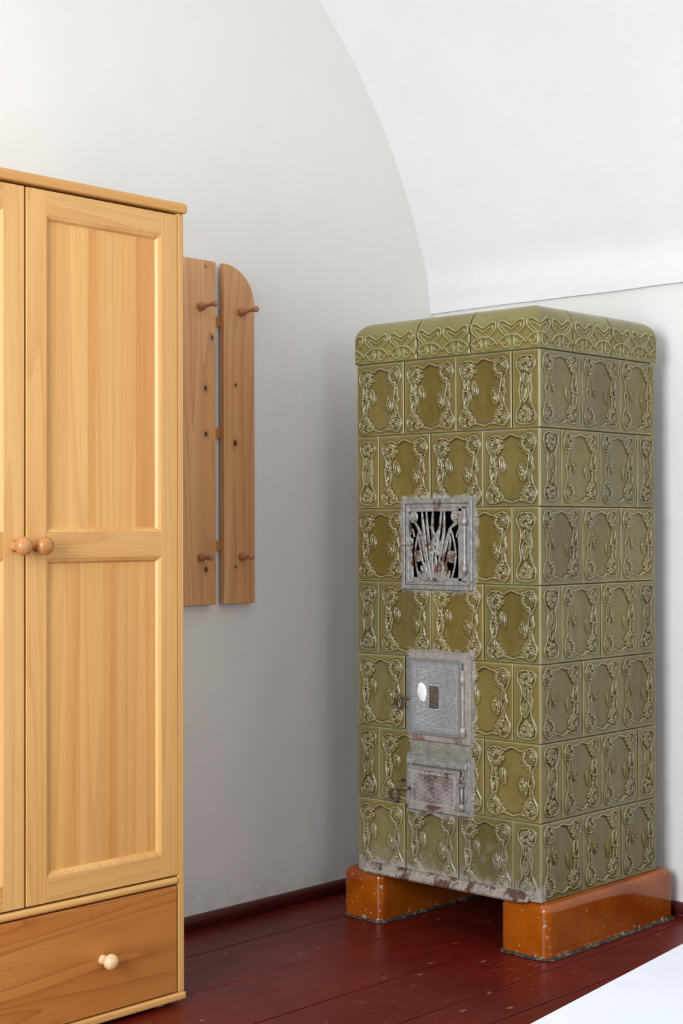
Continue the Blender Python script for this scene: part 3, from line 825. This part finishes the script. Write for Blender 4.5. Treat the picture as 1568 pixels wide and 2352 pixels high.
def lump_ring(name, fn, w, h, out, mat, parent, seed, d=.006):
    """hand-pressed mortar squeezed out round a frame"""
    rg = random.Random(seed); bm = bmesh.new(); pts = []
    n = 26
    for (p, q, nx, ny) in (((0, 0), (w, 0), 0, -1), ((w, 0), (w, h), 1, 0), ((w, h), (0, h), 0, 1), ((0, h), (0, 0), -1, 0)):
        for k in range(n):
            t_ = k/n; pts.append((p[0]+(q[0]-p[0])*t_, p[1]+(q[1]-p[1])*t_, nx, ny))
    L = len(pts); A, B, Cc = [], [], []
    raw = [rg.uniform(.1, 1) for _ in range(L)]
    for i_, (a, b, nx, ny) in enumerate(pts):
        w1 = (raw[i_]+raw[i_-1]*1.5+raw[i_-2]*1.5+raw[i_-3])/5*out
        A.append(bm.verts.new(fn(a-nx*.004, b-ny*.004, d+rg.uniform(0, .002))))
        B.append(bm.verts.new(fn(a+nx*w1*.5, b+ny*w1*.5, d*rg.uniform(.7, 1.1))))
        Cc.append(bm.verts.new(fn(a+nx*w1, b+ny*w1, -.004)))
    for P, Q in ((A, B), (B, Cc)):
        for i in range(L): bm.faces.new((P[i], P[(i+1) % L], Q[(i+1) % L], Q[i]))
    return finish(name, bm, mat, parent, True)

def blade(bm, fn, pts, width, d0, rise, tip=.15, base=.5):
    c_ = cr(pts, 8); n_ = len(c_); rows = []
    for i, p in enumerate(c_):
        t_ = i/(n_-1); tg = c_[min(i+1, n_-1)]-c_[max(i-1, 0)]; tg = tg/(np.hypot(*tg)+1e-9); nr = np.array([-tg[1], tg[0]])
        wd = width*.5*(base+(1-base)*math.sin(min(1, t_*2)*math.pi/2))*(1 if t_ < .5 else math.sqrt(max(0, 1-((t_-.5)/.5)**2))*(1-tip)+tip)
        L_, R2 = p+nr*wd, p-nr*wd
        rows.append([bm.verts.new(fn(*L_, d0)), bm.verts.new(fn(*(p+nr*wd*.55), d0+rise*.7)), bm.verts.new(fn(*p, d0+rise*.35)), bm.verts.new(fn(*(p-nr*wd*.55), d0+rise*.7)), bm.verts.new(fn(*R2, d0)), bm.verts.new(fn(*p, d0-.003))])
    for i in range(n_-1):
        for k in range(6):
            k2 = (k+1) % 6; bm.faces.new((rows[i][k], rows[i][k2], rows[i+1][k2], rows[i+1][k]))
    bm.faces.new(rows[0]); bm.faces.new(rows[-1])
def disc_dome(bm, fn, ca, cb, r, d0, h, n=12, inner=0):
    prof = [(1, 0), (.92, .55), (.7, .9), (.35, 1), (0.02, 1)] if not inner else [(1, 0), (.93, .7), (.75, 1), (.55, .7), (inner, 0)]
    rows = [[bm.verts.new(fn(ca+r*q*math.cos(2*math.pi*k/n), cb+r*q*math.sin(2*math.pi*k/n), d0+h*e)) for k in range(n)] for q, e in prof]
    for A, B in zip(rows[:-1], rows[1:]):
        for k in range(n): bm.faces.new((A[k], A[(k+1) % n], B[(k+1) % n], B[k]))
    if not inner: bm.faces.new(rows[-1])
def rosette(bm, fn, ca, cb, r, d0):
    disc_dome(bm, fn, ca, cb, r, d0, .0035, 20, .58)
    for k in range(5):
        th = k*1.2566+.4; disc_dome(bm, fn, ca+math.cos(th)*r*.42, cb+math.sin(th)*r*.42, r*.27, d0+.001, .004, 10)
    disc_dome(bm, fn, ca, cb, r*.24, d0+.002, .004, 10)

def hinge(fn, parent, mat, a, b0, b1, dp, knuckles, r=.0062):
    tube('hinge_rod', mat, parent, [fn(a, b0+(b1-b0)*k/6, dp) for k in range(7)], r*.75, 12)
    for kb, kl in knuckles:
        lathe('hinge_knuckle', mat, parent, [(0, r*1.1), (.0015, r*1.5), (kl-.0015, r*1.5), (kl, r*1.1)], fn(a, kb, dp), (0, 0, 1), 18)

# upper door with tulip openwork
ya, yb, za, zb = DOORS[0]; w, h = ya-yb, zb-za; fn = D(ya, za)
bm = bmesh.new(); ring_frame(bm, fn, w, h, .0125, -.004, .012)
up = finish('grate_door', bm, M['iron'], stove); up['label'] = 'silvered iron door with pierced tulip leaves, rust showing through'
bm = bmesh.new()
fi = lambda a, b, dp: fn(.0135+a, .0135+b, dp); wi, hi = w-.027, h-.027
ring_frame(bm, fi, wi, hi, .0110, .000, .0085)
fi2 = lambda a, b, dp: fn(.0185+a, .0185+b, dp)
leafframe = finish('door_leaf', bm, M['iron'], up)
bm = bmesh.new()                              # broad flat members of the leaf: top, bottom and both sides
N = lambda a, b: (a*w, (1-b)*h)
for (a0, a1, b0, b1) in ((.085, .845, .865, .925), (.085, .845, .075, .135), (.80, .925, .10, .90)):
    p0, p1 = N(a0, b1), N(a1, b0)
    vsb = [fn(p0[0], p0[1], .001), fn(p1[0], p0[1], .001), fn(p1[0], p1[1], .001), fn(p0[0], p1[1], .001)]
    x_ = [v for v in vsb]
    ylo, yhi = min(v[1] for v in x_), max(v[1] for v in x_); zlo, zhi = min(v[2] for v in x_), max(v[2] for v in x_)
    bbox(bm, X0-.0068-SX, X0-.001-SX, ylo, yhi, zlo, zhi, .001, 1)
finish('door_rail', bm, M['iron'], up)
bm = bmesh.new()
def bl(pts, wd, d0=.002, rise=.004, **k): blade(bm, fn, [N(*p) for p in pts], wd, d0, rise, **k)
# outer bands on the left and right with long slits
bl([(.118, .90), (.105, .70), (.100, .56), (.125, .43)], .022, .002, .003, tip=.6, base=1)
bl([(.105, .46), (.10, .38), (.135, .34), (.165, .42)], .010, .002, .003, tip=.6)
bl([(.822, .90), (.832, .70), (.828, .54), (.800, .41)], .022, .002, .003, tip=.6, base=1)
bl([(.76, .42), (.79, .35), (.83, .36), (.845, .50)], .011, .002, .003, tip=.6)
bl([(.240, .90), (.190, .72), (.182, .56), (.212, .42), (.245, .32)], .0075, .003, .004, tip=.6, base=1)
bl([(.690, .90), (.745, .72), (.752, .56), (.720, .42), (.685, .32)], .0075, .003, .004, tip=.6, base=1)
# tall blades
for pts, wd in (([(.36, .76), (.31, .55), (.27, .40), (.215, .30)], .017), ([(.37, .74), (.335, .52), (.31, .34), (.285, .13)], .018), ([(.40, .72), (.385, .50), (.36, .32), (.345, .12)], .014),
                ([(.43, .70), (.44, .48), (.43, .30), (.44, .12)], .016), ([(.47, .70), (.50, .48), (.535, .30), (.56, .12)], .015), ([(.52, .72), (.565, .52), (.595, .36), (.605, .13)], .018),
                ([(.56, .74), (.61, .55), (.655, .40), (.70, .30)], .020), ([(.54, .56), (.48, .42), (.43, .34), (.40, .30)], .011), ([(.40, .56), (.47, .42), (.52, .34), (.55, .28)], .011),
                ([(.33, .78), (.285, .66), (.255, .52), (.235, .40)], .012), ([(.60, .78), (.645, .66), (.68, .52), (.69, .40)], .012),
                ([(.66, .34), (.74, .28), (.79, .26)], .016), ([(.25, .34), (.19, .27), (.16, .24)], .011)):
    bl(pts, wd*.78, .003+random.uniform(0, .002), .0055)
bl([(.36, .62), (.42, .58), (.50, .57), (.57, .62)], .020, .001, .003, tip=.8, base=.8)
bl([(.37, .52), (.45, .47), (.52, .48), (.57, .53)], .016, .001, .003, tip=.8, base=.8)
# low tuft
for a_, b_, wd in ((.235, .80, .016), (.275, .735, .017), (.325, .70, .018), (.375, .67, .018), (.43, .64, .018), (.485, .62, .019), (.54, .65, .018), (.59, .68, .018), (.635, .72, .017), (.68, .78, .017)):
    cx0 = .37+.19*(a_-.235)/.445
    bl([(cx0, .905), ((cx0+a_)/2+(a_-.46)*.12, (.9+b_)/2+.02), (a_, b_)], wd*.82, .004+.003*(1-abs(a_-.46)*3), .005)
for a_, b_, r in ((.155, .195, .018), (.765, .185, .021), (.228, .63, .0175), (.700, .635, .0185)):
    rosette(bm, fn, a_*w, (1-b_)*h, r, .003)
for a_, b_ in ((.455, .575), (.49, .58), (.47, .50), (.52, .60), (.42, .60)): disc_dome(bm, fn, a_*w, (1-b_)*h, .007, .004, .005)
finish('openwork', bm, M['iron_grate'], up, True)
hinge(fn, up, M['iron'], w-.0245, .045, h-.030, .0135, ((.050, .024), (h-.078, .022)))
lathe('latch', M['iron'], up, [(0, .004), (.004, .0055), (.012, .0055), (.016, .0035), (.026, .0035), (.030, .006), (.036, .006), (.041, .003), (.046, .001)], fn(.040, h*.505, .013), (0, 1, 0), 16)
lump_ring('mortar_bead', fn, w, h, .009, M['mortar'], up, 3, .004)

# plates with an embossed weave
def plate(name, fn, w, h, mat, parent, d0, border, seed, pier=False):
    st = .00125; nu, nv = int(w/st), int(h/st)
    U, V = np.meshgrid(np.linspace(0, w, nu), np.linspace(0, h, nv))
    d = np.minimum(np.minimum(U, w-U), np.minimum(V, h-V))
    H = np.zeros(U.shape)
    ins = d > border+.006
    H += .0014*ins*(np.sin((U+V)*2*math.pi/.0075)*np.sin((U-V)*2*math.pi/.0075))
    ru = np.where(np.minimum(U, w-U) < np.minimum(V, h-V), V, U)
    H += .0016*np.exp(-((d-border-.003)/.0016)**2)*(.5+.5*np.sin(ru*2*math.pi/.0055))
    H += .0008*np.exp(-((d-border+.0015)/.001)**2)
    if not pier:
        cu, cv, bw, bh = w*.48, h*.50, .026, .040
        e = np.maximum(np.abs(U-cu)-bw, np.abs(V-cv)-bh)
        H = np.where(e < 0, -.0004, H)
        H += .0020*np.exp(-((e+.004)/.0022)**2)*(.5+.5*np.sin(np.where(np.abs(U-cu)-bw > np.abs(V-cv)-bh, V, U)*2*math.pi/.007))
    H -= .003*np.exp(-(d/.0016)**2)
    bm = bmesh.new()
    pts = [[bm.verts.new(fn(U[i, j], V[i, j], d0+H[i, j])) for j in range(nu)] for i in range(nv)]
    for i in range(nv-1):
        for j in range(nu-1): bm.faces.new((pts[i][j], pts[i][j+1], pts[i+1][j+1], pts[i+1][j]))
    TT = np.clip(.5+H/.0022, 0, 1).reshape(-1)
    rim = [pts[0][j] for j in range(nu)]+[pts[i][-1] for i in range(1, nv)]+[pts[-1][j] for j in range(nu-2, -1, -1)]+[pts[i][0] for i in range(nv-2, 0, -1)]
    bk = []
    for v in rim:
        q = v.co.copy(); q.x = X0-SX-(d0-.010); bk.append(bm.verts.new(q))
    L = len(rim)
    for i in range(L): bm.faces.new((rim[i], rim[(i+1) % L], bk[(i+1) % L], bk[i]))
    o = finish(name, bm, mat, parent, True)
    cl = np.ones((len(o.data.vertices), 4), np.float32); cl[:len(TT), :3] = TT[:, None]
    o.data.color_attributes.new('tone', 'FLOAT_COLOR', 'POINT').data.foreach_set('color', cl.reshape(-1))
    return o

def loop_handle(parent, mat, centre, r, rr=.0028):
    pts = [(centre[0]-.004*math.cos(th), centre[1]+r*math.sin(th)*.75, centre[2]+r*math.cos(th)) for th in np.linspace(0, 2*math.pi, 25)[:-1]]
    return tube('pull_ring', mat, parent, pts, rr, 8, True)

ya, yb, za, zb = DOORS[1]; w, h = ya-yb, zb-za; fn = D(ya, za)
bm = bmesh.new(); ring_frame(bm, fn, w, h, .026, -.004, .010)
md = finish('firebox_door', bm, M['iron_frame'], stove); md['label'] = 'pale iron door with embossed woven plate'
fm = lambda a, b, dp: fn(.008+a, .020+b, dp)
pw, phh = w-.040, h-.040
bm = bmesh.new(); ring_frame(bm, lambda a, b, dp: fm(a-.003, b-.003, dp), pw+.006, phh+.006, .012, .006, .0145)
finish('door_leaf', bm, M['iron_plate'], md)
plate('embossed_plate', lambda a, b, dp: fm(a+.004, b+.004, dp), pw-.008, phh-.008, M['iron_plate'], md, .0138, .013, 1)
# white paint daub and darkened plaque
def daub(name, mat, parent, fn, ca, cb, ra, rb, dp, ang=0, seed=1, n=22):
    rg = random.Random(seed); bm = bmesh.new(); c0 = bm.verts.new(fn(ca, cb, dp+.0014)); A, B = [], []
    for k in range(n):
        th = 2*math.pi*k/n; q = rg.uniform(.93, 1.05)
        u, v = math.cos(th)*ra*q, math.sin(th)*rb*q; u, v = u*math.cos(ang)-v*math.sin(ang), u*math.sin(ang)+v*math.cos(ang)
        A.append(bm.verts.new(fn(ca+u*.85, cb+v*.85, dp+.0013))); B.append(bm.verts.new(fn(ca+u, cb+v, dp-.001)))
    for k in range(n):
        bm.faces.new((c0, A[k], A[(k+1) % n])); bm.faces.new((A[k], B[k], B[(k+1) % n], A[(k+1) % n]))
    return finish(name, bm, mat, parent, True)
daub('paint_spot', M['white'], md, fm, pw*.245, phh*.56, .0185, .0285, .0146, .15)['label'] = 'white oval spot of paint'
bm = bmesh.new(); p_ = fm(pw*.48+.0, phh*.5, 0)
bbox(bm, X0-.0152-SX, X0-.012-SX, p_[1]-.0185, p_[1]+.0185, p_[2]-.033, p_[2]+.033, .001, 1)
finish('plaque', bm, M['iron_dark'], md)['label'] = 'dark rectangular plaque in the middle of the plate'
hinge(fn, md, M['iron_frame'], w-.024, .030, h-.045, .0135, ((.022, .030), (h-.085, .026)))
lump_ring('mortar_bead', fn, w, h, .013, M['mortar'], md, 9, .005)
lathe('latch', M['iron_dark'], md, [(0, .005), (.006, .006), (.018, .006), (.024, .004), (.040, .004), (.046, .0065), (.052, .005)], fn(.012, h*.47, .014), (0, 1, 0), 14)
c0 = fn(-.034, h*.40, .016); loop_handle(md, M['iron_dark'], c0, .016)

ya, yb, za, zb = DOORS[2]; w, h = ya-yb, zb-za; fn = D(ya, za)
bm = bmesh.new(); ring_frame(bm, fn, w, h, .022, -.004, .009)
lo = finish('ash_door', bm, M['iron'], stove); lo['label'] = 'low rusty iron door with embossed plate'
fm = lambda a, b, dp: fn(.010+a, .008+b, dp); pw, phh = w-.050, h-.036
bm = bmesh.new(); ring_frame(bm, lambda a, b, dp: fm(a-.003, b-.003, dp), pw+.006, phh+.006, .012, .005, .0135)
finish('door_leaf', bm, M['iron'], lo)
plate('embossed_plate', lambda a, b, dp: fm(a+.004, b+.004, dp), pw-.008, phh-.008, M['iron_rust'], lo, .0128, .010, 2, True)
bm = bmesh.new(); q0, q1 = fn(.004, .002, 0), fn(w-.002, .017, 0)
bbox(bm, X0-.016-SX, X0-.009-SX, min(q0[1], q1[1]), max(q0[1], q1[1]), q0[2], q1[2], .0015, 1)
finish('rusty_sill', bm, M['rust_red'] if 'rust_red' in M else M['rust_strip'], lo)
bm = bmesh.new(); q0, q1 = fn(.006, h-.020, 0), fn(w-.006, h-.004, 0)
bbox(bm, X0-.018-SX, X0-.008-SX, min(q0[1], q1[1]), max(q0[1], q1[1]), q0[2], q1[2], .003, 2)
finish('lintel_bar', bm, M['iron'], lo)
hinge(fn, lo, M['iron'], w-.026, .020, h-.040, .0135, ((.018, .020), (h-.072, .024)))
lump_ring('mortar_bead', fn, w, h, .011, M['mortar'], lo, 21, .005)
tube('latch', M['iron_dark'], lo, [fn(.018, h*.40, .014), fn(-.006, h*.38, .017), fn(-.026, h*.36, .017), fn(-.036, h*.34, .016)], [.005, .005, .004, .0045], 10)
loop_handle(lo, M['iron_dark'], fn(-.044, h*.22, .018), .020, .0034)
lathe('stud', M['iron_dark'], lo, [(0, .003), (.012, .003), (.014, .006), (.020, .006), (.022, .003)], fn(-.012, h*.52, .004), (-1, .3, .2), 12)
# plaster patch between the two lower doors
bm = bmesh.new(); rg = random.Random(11); nu, nv = 34, 9
fp = D(-.482, .514); P = []
for i in range(nv):
    P.append([bm.verts.new(fp(.242*j/(nu-1)+rg.uniform(-.002, .002), .060*i/(nv-1)+rg.uniform(-.002, .002), rg.uniform(.002, .0065) if 0 < i < nv-1 and 0 < j < nu-1 else -.004)) for j in range(nu)])
for i in range(nv-1):
    for j in range(nu-1): bm.faces.new((P[i][j], P[i][j+1], P[i+1][j+1], P[i+1][j]))
finish('plaster_patch', bm, M['mortar'], stove, True)

# ------------------------------------------------------------------ wardrobe
YW = -.532; WX1, WX0 = -1.620, -2.588; WYB = -.012
ward = empty('wardrobe', ((WX0+WX1)/2, (YW+WYB)/2, 0))
tag(ward, 'honey coloured pine wardrobe with panelled doors, round knobs and a bottom drawer', 'wardrobe')
OX, OY = ward.location.x, ward.location.y
def wb(name, mat, x0, x1, y0, y1, z0, z1, bev=.0015, parent=None, tint=None, seg=2):
    o = box(name, mat, parent or ward, x0-OX, x1-OX, y0-OY, y1-OY, z0, z1, bev, seg)
    o.color = tint or (1, 1, 1, 1); return o
T = lambda v, w_=0: (v*(1+w_), v, v*(1-1.6*w_), 1)
wb('side_panel', M['pine_z'], WX1-.0205, WX1, YW, WYB, .030, 1.998, .003, tint=T(.97))
wb('side_panel', M['pine_z'], WX0, WX0+.0205, YW, WYB, .030, 1.998, .003, tint=T(.97))
wb('back_panel', M['pine_z'], WX0+.0205, WX1-.0205, WYB-.008, WYB, .030, 1.998, 0)
wb('shelf', M['pine_x'], WX0+.0205, WX1-.0205, YW+.03, WYB-.008, .302, .320, 0)
wb('top_board', M['pine_x'], WX0-.007, WX1+.0068, YW-.010, WYB, 1.9985, 2.0245, .007, tint=T(.90, .04), seg=3)
wb('bottom_board', M['pine_x'], WX0-.005, WX1+.003, YW-.006, WYB, .010, .0295, .006, tint=T(1.0), seg=3)
wb('divider_rail', M['pine_x'], WX0+.0215, WX1-.0212, YW-.004, YW+.03, .3030, .3215, .007, tint=T(1.0), seg=3)
dx0, dx1 = WX0+.024, WX1-.0255
dr = wb('drawer_front', M['pine_drawer'], dx0, dx1, YW-.0005, YW+.019, .0335, .2995, .0015)
def knob(x, y, z, r, mat, parent, stemr):
    prof = [(0, stemr*1.15), (.004, stemr), (.012, stemr*.9), (.016, stemr*1.1)]
    for k in range(1, 12):
        a = math.pi*k/12; prof.append((.016+r*.82*(1-math.cos(a)), max(r*math.sin(a), stemr*1.1 if k < 3 else 0)))
    prof.append((.016+r*1.64, .0008))
    o = lathe('knob', mat, parent, prof, (x-OX, y-OY, z), (0, -1, 0), 32); o.color = (1, 1, 1, 1); return o
knob(-1.881, YW-.0005, .1615, .0195, M['knob_pale'], dr, .0115); knob(WX0+WX1+1.881, YW-.0005, .1615, .0195, M['knob_pale'], dr, .0115)

def sloped_frame(name, x0, x1, z0, z1, tw, yf, yb_, mat, parent):
    """bevelled moulding running round a sunk panel"""
    bm = bmesh.new()
    o_ = [(x0, z0), (x1, z0), (x1, z1), (x0, z1)]; i_ = [(x0+tw, z0+tw), (x1-tw, z0+tw), (x1-tw, z1-tw), (x0+tw, z1-tw)]
    m_ = [(x0+tw*.55, z0+tw*.55), (x1-tw*.55, z0+tw*.55), (x1-tw*.55, z1-tw*.55), (x0+tw*.55, z1-tw*.55)]
    rows = [[bm.verts.new((x-OX, yy-OY, z)) for x, z in pts] for pts, yy in ((o_, yb_+.002), (o_, yf), (m_, yf+(yb_-yf)*.30), (i_, yb_))]
    for A, B in zip(rows[:-1], rows[1:]):
        for k in range(4): bm.faces.new((A[k], A[(k+1) % 4], B[(k+1) % 4], B[k]))
    bmesh.ops.recalc_face_normals(bm, faces=bm.faces)
    o = link(name, bm_mesh(bm, name), mat, parent); o.color = (1, 1, 1, 1); return o

def door(x0, x1, knobx, mirror):
    z0, z1 = .3265, 1.9925; sw0, sw1 = (.0575, .0535) if not mirror else (.0535, .0575)
    bm = bmesh.new(); bbox(bm, x0+sw0-.002-OX, x1-sw1+.002-OX, YW+.0125-OY, YW+.019-OY, z0+.02, z1-.02)
    d = link('door', bm_mesh(bm, 'door'), M['pine_z'], ward); d.color = (1, 1, 1, 1)
    def p(name, mat, *a, tint=None, bev=.0012): return wb(name, mat, *a, bev, d, tint)
    p('stile', M['pine_z'], x0, x0+sw0, YW-.0005, YW+.020, z0, z1, tint=T(1.0)); p('stile', M['pine_z'], x1-sw1, x1, YW-.0005, YW+.020, z0, z1, tint=T(.99))
    p('rail', M['pine_x'], x0+sw0, x1-sw1, YW-.0003, YW+.020, z1-.0580, z1, tint=T(.94, .01)); p('rail', M['pine_x'], x0+sw0, x1-sw1, YW-.0003, YW+.020, z0, z0+.058, tint=T(.95, .02))
    p('rail', M['pine_x'], x0+sw0, x1-sw1, YW-.0003, YW+.020, 1.1290, 1.1905, tint=T(.95, .015))
    for (za_, zb_, cuts) in ((1.1905, z1-.058, (.02, .20, .37, .435, .62, .79, .98)), (z0+.058, 1.1290, (.02, .18, .30, .50, .62, .80, .98))):
        sloped_frame('moulding', x0+sw0, x1-sw1, za_, zb_, .0125, YW-.0003, YW+.0105, M['pine_z'], d)
        wd = x1-sw1-x0-sw0
        tints = [(1.03, 1.02, 1.0), (1.06, 1.06, 1.04), (.95, .82, .68), (1.04, 1.04, 1.02), (1.07, 1.07, 1.06), (.90, .74, .58)] if za_ > 1 else [(1.05, 1.04, 1.0), (.95, .86, .74), (1.03, 1.03, 1.0), (.93, .81, .66), (1.0, .98, .94), (.98, .92, .82)]
        for k in range(6):
            xa, xb = x0+sw0+wd*cuts[k], x0+sw0+wd*cuts[k+1]
            o = wb('panel_board', M['pine_z'], xa, xb, YW+.0098, YW+.0126, za_+.004, zb_-.004, 0, d, (*tints[k], 1))
    knob(knobx, YW-.0005, 1.160, .0220, M['knob'], d, .0125)
    return d
door(-2.1012, WX1-.0222, -2.0735, False)
door(WX0+.0222, -2.1072, -2.1330, True)
for gx, gy in ((WX1-.065, YW+.03), (WX0+.065, YW+.03), (WX1-.065, WYB-.05), (WX0+.065, WYB-.05)):
    lathe('glide', M['window_glide'] if 'window_glide' in M else M['knob_pale'], ward, [(0, .015), (.002, .018), (.006, .018), (.010, .014)], (gx-OX, gy-OY, .0003), (0, 0, 1), 20).color = (.8, .8, .8, 1)

# ------------------------------------------------------------------ coat rack
rack = empty('coat_rack', (-1.19, -.02, .969))
tag(rack, 'brown pine coat rack of upright boards with wooden pegs on the white wall', 'coat rack')
rz = .969; KX, KY = -1.19, -.02
def rfn(a, b, dd): return (a-KX, dd-KY, b-rz)
RB0, RB1 = -1.0205, -.8925
zt = 2.0065
def rboard(x0, x1, arc):
    ol = [(x0, rz), (x1, rz)]
    if arc:
        for k in range(15):
            a = R_(90*k/14); ol.append((x0+(x1-x0)*math.cos(a), zt-.118+.118*math.sin(a)))
    elif arc is None:
        for k in range(15):
            a = R_(90+90*k/14); ol.append((x1+(x1-x0)*math.cos(a), zt-.118+.118*math.sin(a)))
    else: ol += [(x1, zt), (x0, zt)]
    o = prism('board', M['rack_z'], rack, ol, rfn, -.012, -.0315, .002); o.color = (1, 1, 1, 1); return o
b1 = rboard(RB0, RB1, True); b2 = rboard(-1.1830, -1.0540, False); b3 = rboard(-1.3455, -1.2165, False); b4 = rboard(-1.508, -1.379, None)
b2.color = (1.02, 1, .98, 1)
for z0, z1 in ((1.815, 1.8445), (1.4745, 1.504), (1.1325, 1.1615)):
    box('batten', M['rack_x'], rack, -1.45-KX, -.935-KX, -.0118-KY, -.0005-KY, z0-rz, z1-rz, .001).color = (1, 1, 1, 1)
for bx, parent in ((-.9500, b1), (-1.1170, b2), (-1.281, b3), (-1.445, b4)):
    for z, L, tl_ in ((1.8635, .072, .05), (1.1125, .050, 0)):
        k = L/.070
        prof = [(0, .0100), (.002, .0125), (.007, .0135), (.013, .0125), (.018, .0085), (.024, .0062), (.034, .0056), (L-.022, .0056), (L-.012, .0070), (L-.006, .0098), (L-.002, .0098), (L, .0085)]
        if L < .06: prof = [(0, .0100), (.002, .0122), (.007, .0130), (.013, .0115), (.018, .0075), (.026, .0056), (.034, .0062), (.042, .0092), (.047, .0092), (L, .008)]
        lathe('peg', M['peg'], parent, prof, (bx-KX, -.0312-KY, z-rz), (0, -1, tl_), 20).color = (1, 1, 1, 1)

# ------------------------------------------------------------------ bed
BZ = .45
ang = math.atan2(.0764, .6293); ux = Vector((math.cos(ang), math.sin(ang), 0)); vx = Vector((math.sin(ang), -math.cos(ang), 0))
P0 = Vector((-2.3374, -2.0943, 0))-ux*.62                # far-left corner of the long edge
BL, BW = 2.02, .92
bed = empty('bed', P0+ux*BL/2+vx*BW/2); bed.rotation_euler.z = ang
tag(bed, 'bed made up with a smooth white sheet near the stove', 'bed')
# in bed space: x along ux, y = -vx
def sheet_mesh():
    nx, nyy = 150, 70; vs, fs = [], []
    rg = np.random.RandomState(8); ph_ = rg.rand(16, 4)
    hx, hy, r, drop = BL/2, BW/2, .035, .17
    prof = []                                            # across: drop, edge, top, edge, drop
    for k in range(9): prof.append((-hy, BZ-r-drop+drop*k/8))
    for k in range(1, 8):
        a = R_(180-90*k/7); prof.append((-hy+r+r*math.cos(a), BZ-r+r*math.sin(a)))
    for k in range(1, nyy): prof.append((-hy+r+(2*hy-2*r)*k/nyy, BZ))
    prof += [(-y_, z_) for y_, z_ in reversed(prof[:16])]
    m_ = len(prof)
    for i in range(nx+1):
        x = -hx+2*hx*i/nx
        for (y_, z_) in prof:
            w_ = 0
            for k in range(16):
                f = 2+ph_[k, 0]*9; th = ph_[k, 1]*3.14
                w_ += math.sin(f*(x*math.cos(th)+y_*math.sin(th))*2+ph_[k, 2]*6.28)/f
            top = z_ > BZ-.001
            wv = w_*.0016*min(1, max(0, (hy-abs(y_))/.12)) if top else 0
            # a pressed crease
            if top: wv += .004*math.exp(-((y_-.22-.35*(x+.1))/.012)**2)*math.exp(-((x+.05)/.35)**2)
            vs.append((x, y_+(.003*math.sin(x*23+z_*9) if z_ < BZ-.06 else 0), z_+wv))
    for i in range(nx):
        for k in range(m_-1): fs.append((i*m_+k, i*m_+k+1, (i+1)*m_+k+1, (i+1)*m_+k))
    fs.append(tuple(range(m_))); fs.append(tuple(reversed(range(nx*m_, (nx+1)*m_))))
    me = bpy.data.meshes.new('bed_sheet'); me.from_pydata(vs, [], fs)
    bm = bmesh.new(); bm.from_mesh(me); bmesh.ops.recalc_face_normals(bm, faces=bm.faces); bm.to_mesh(me); bm.free()
    return me
link('bed_sheet', sheet_mesh(), M['cloth'], bed, True)
o = box('bed_frame', M['pine_x'], bed, -BL/2+.01, BL/2-.01, -BW/2+.01, BW/2-.01, .16, .242, .004); o.color = (1, 1, 1, 1)
for sx in (-1, 1):
    for sy in (-1, 1):
        o = box('leg', M['pine_z'], bed, sx*(BL/2-.09), sx*(BL/2-.03), sy*(BW/2-.09), sy*(BW/2-.03), .0005, .16, .004); o.color = (1, 1, 1, 1)
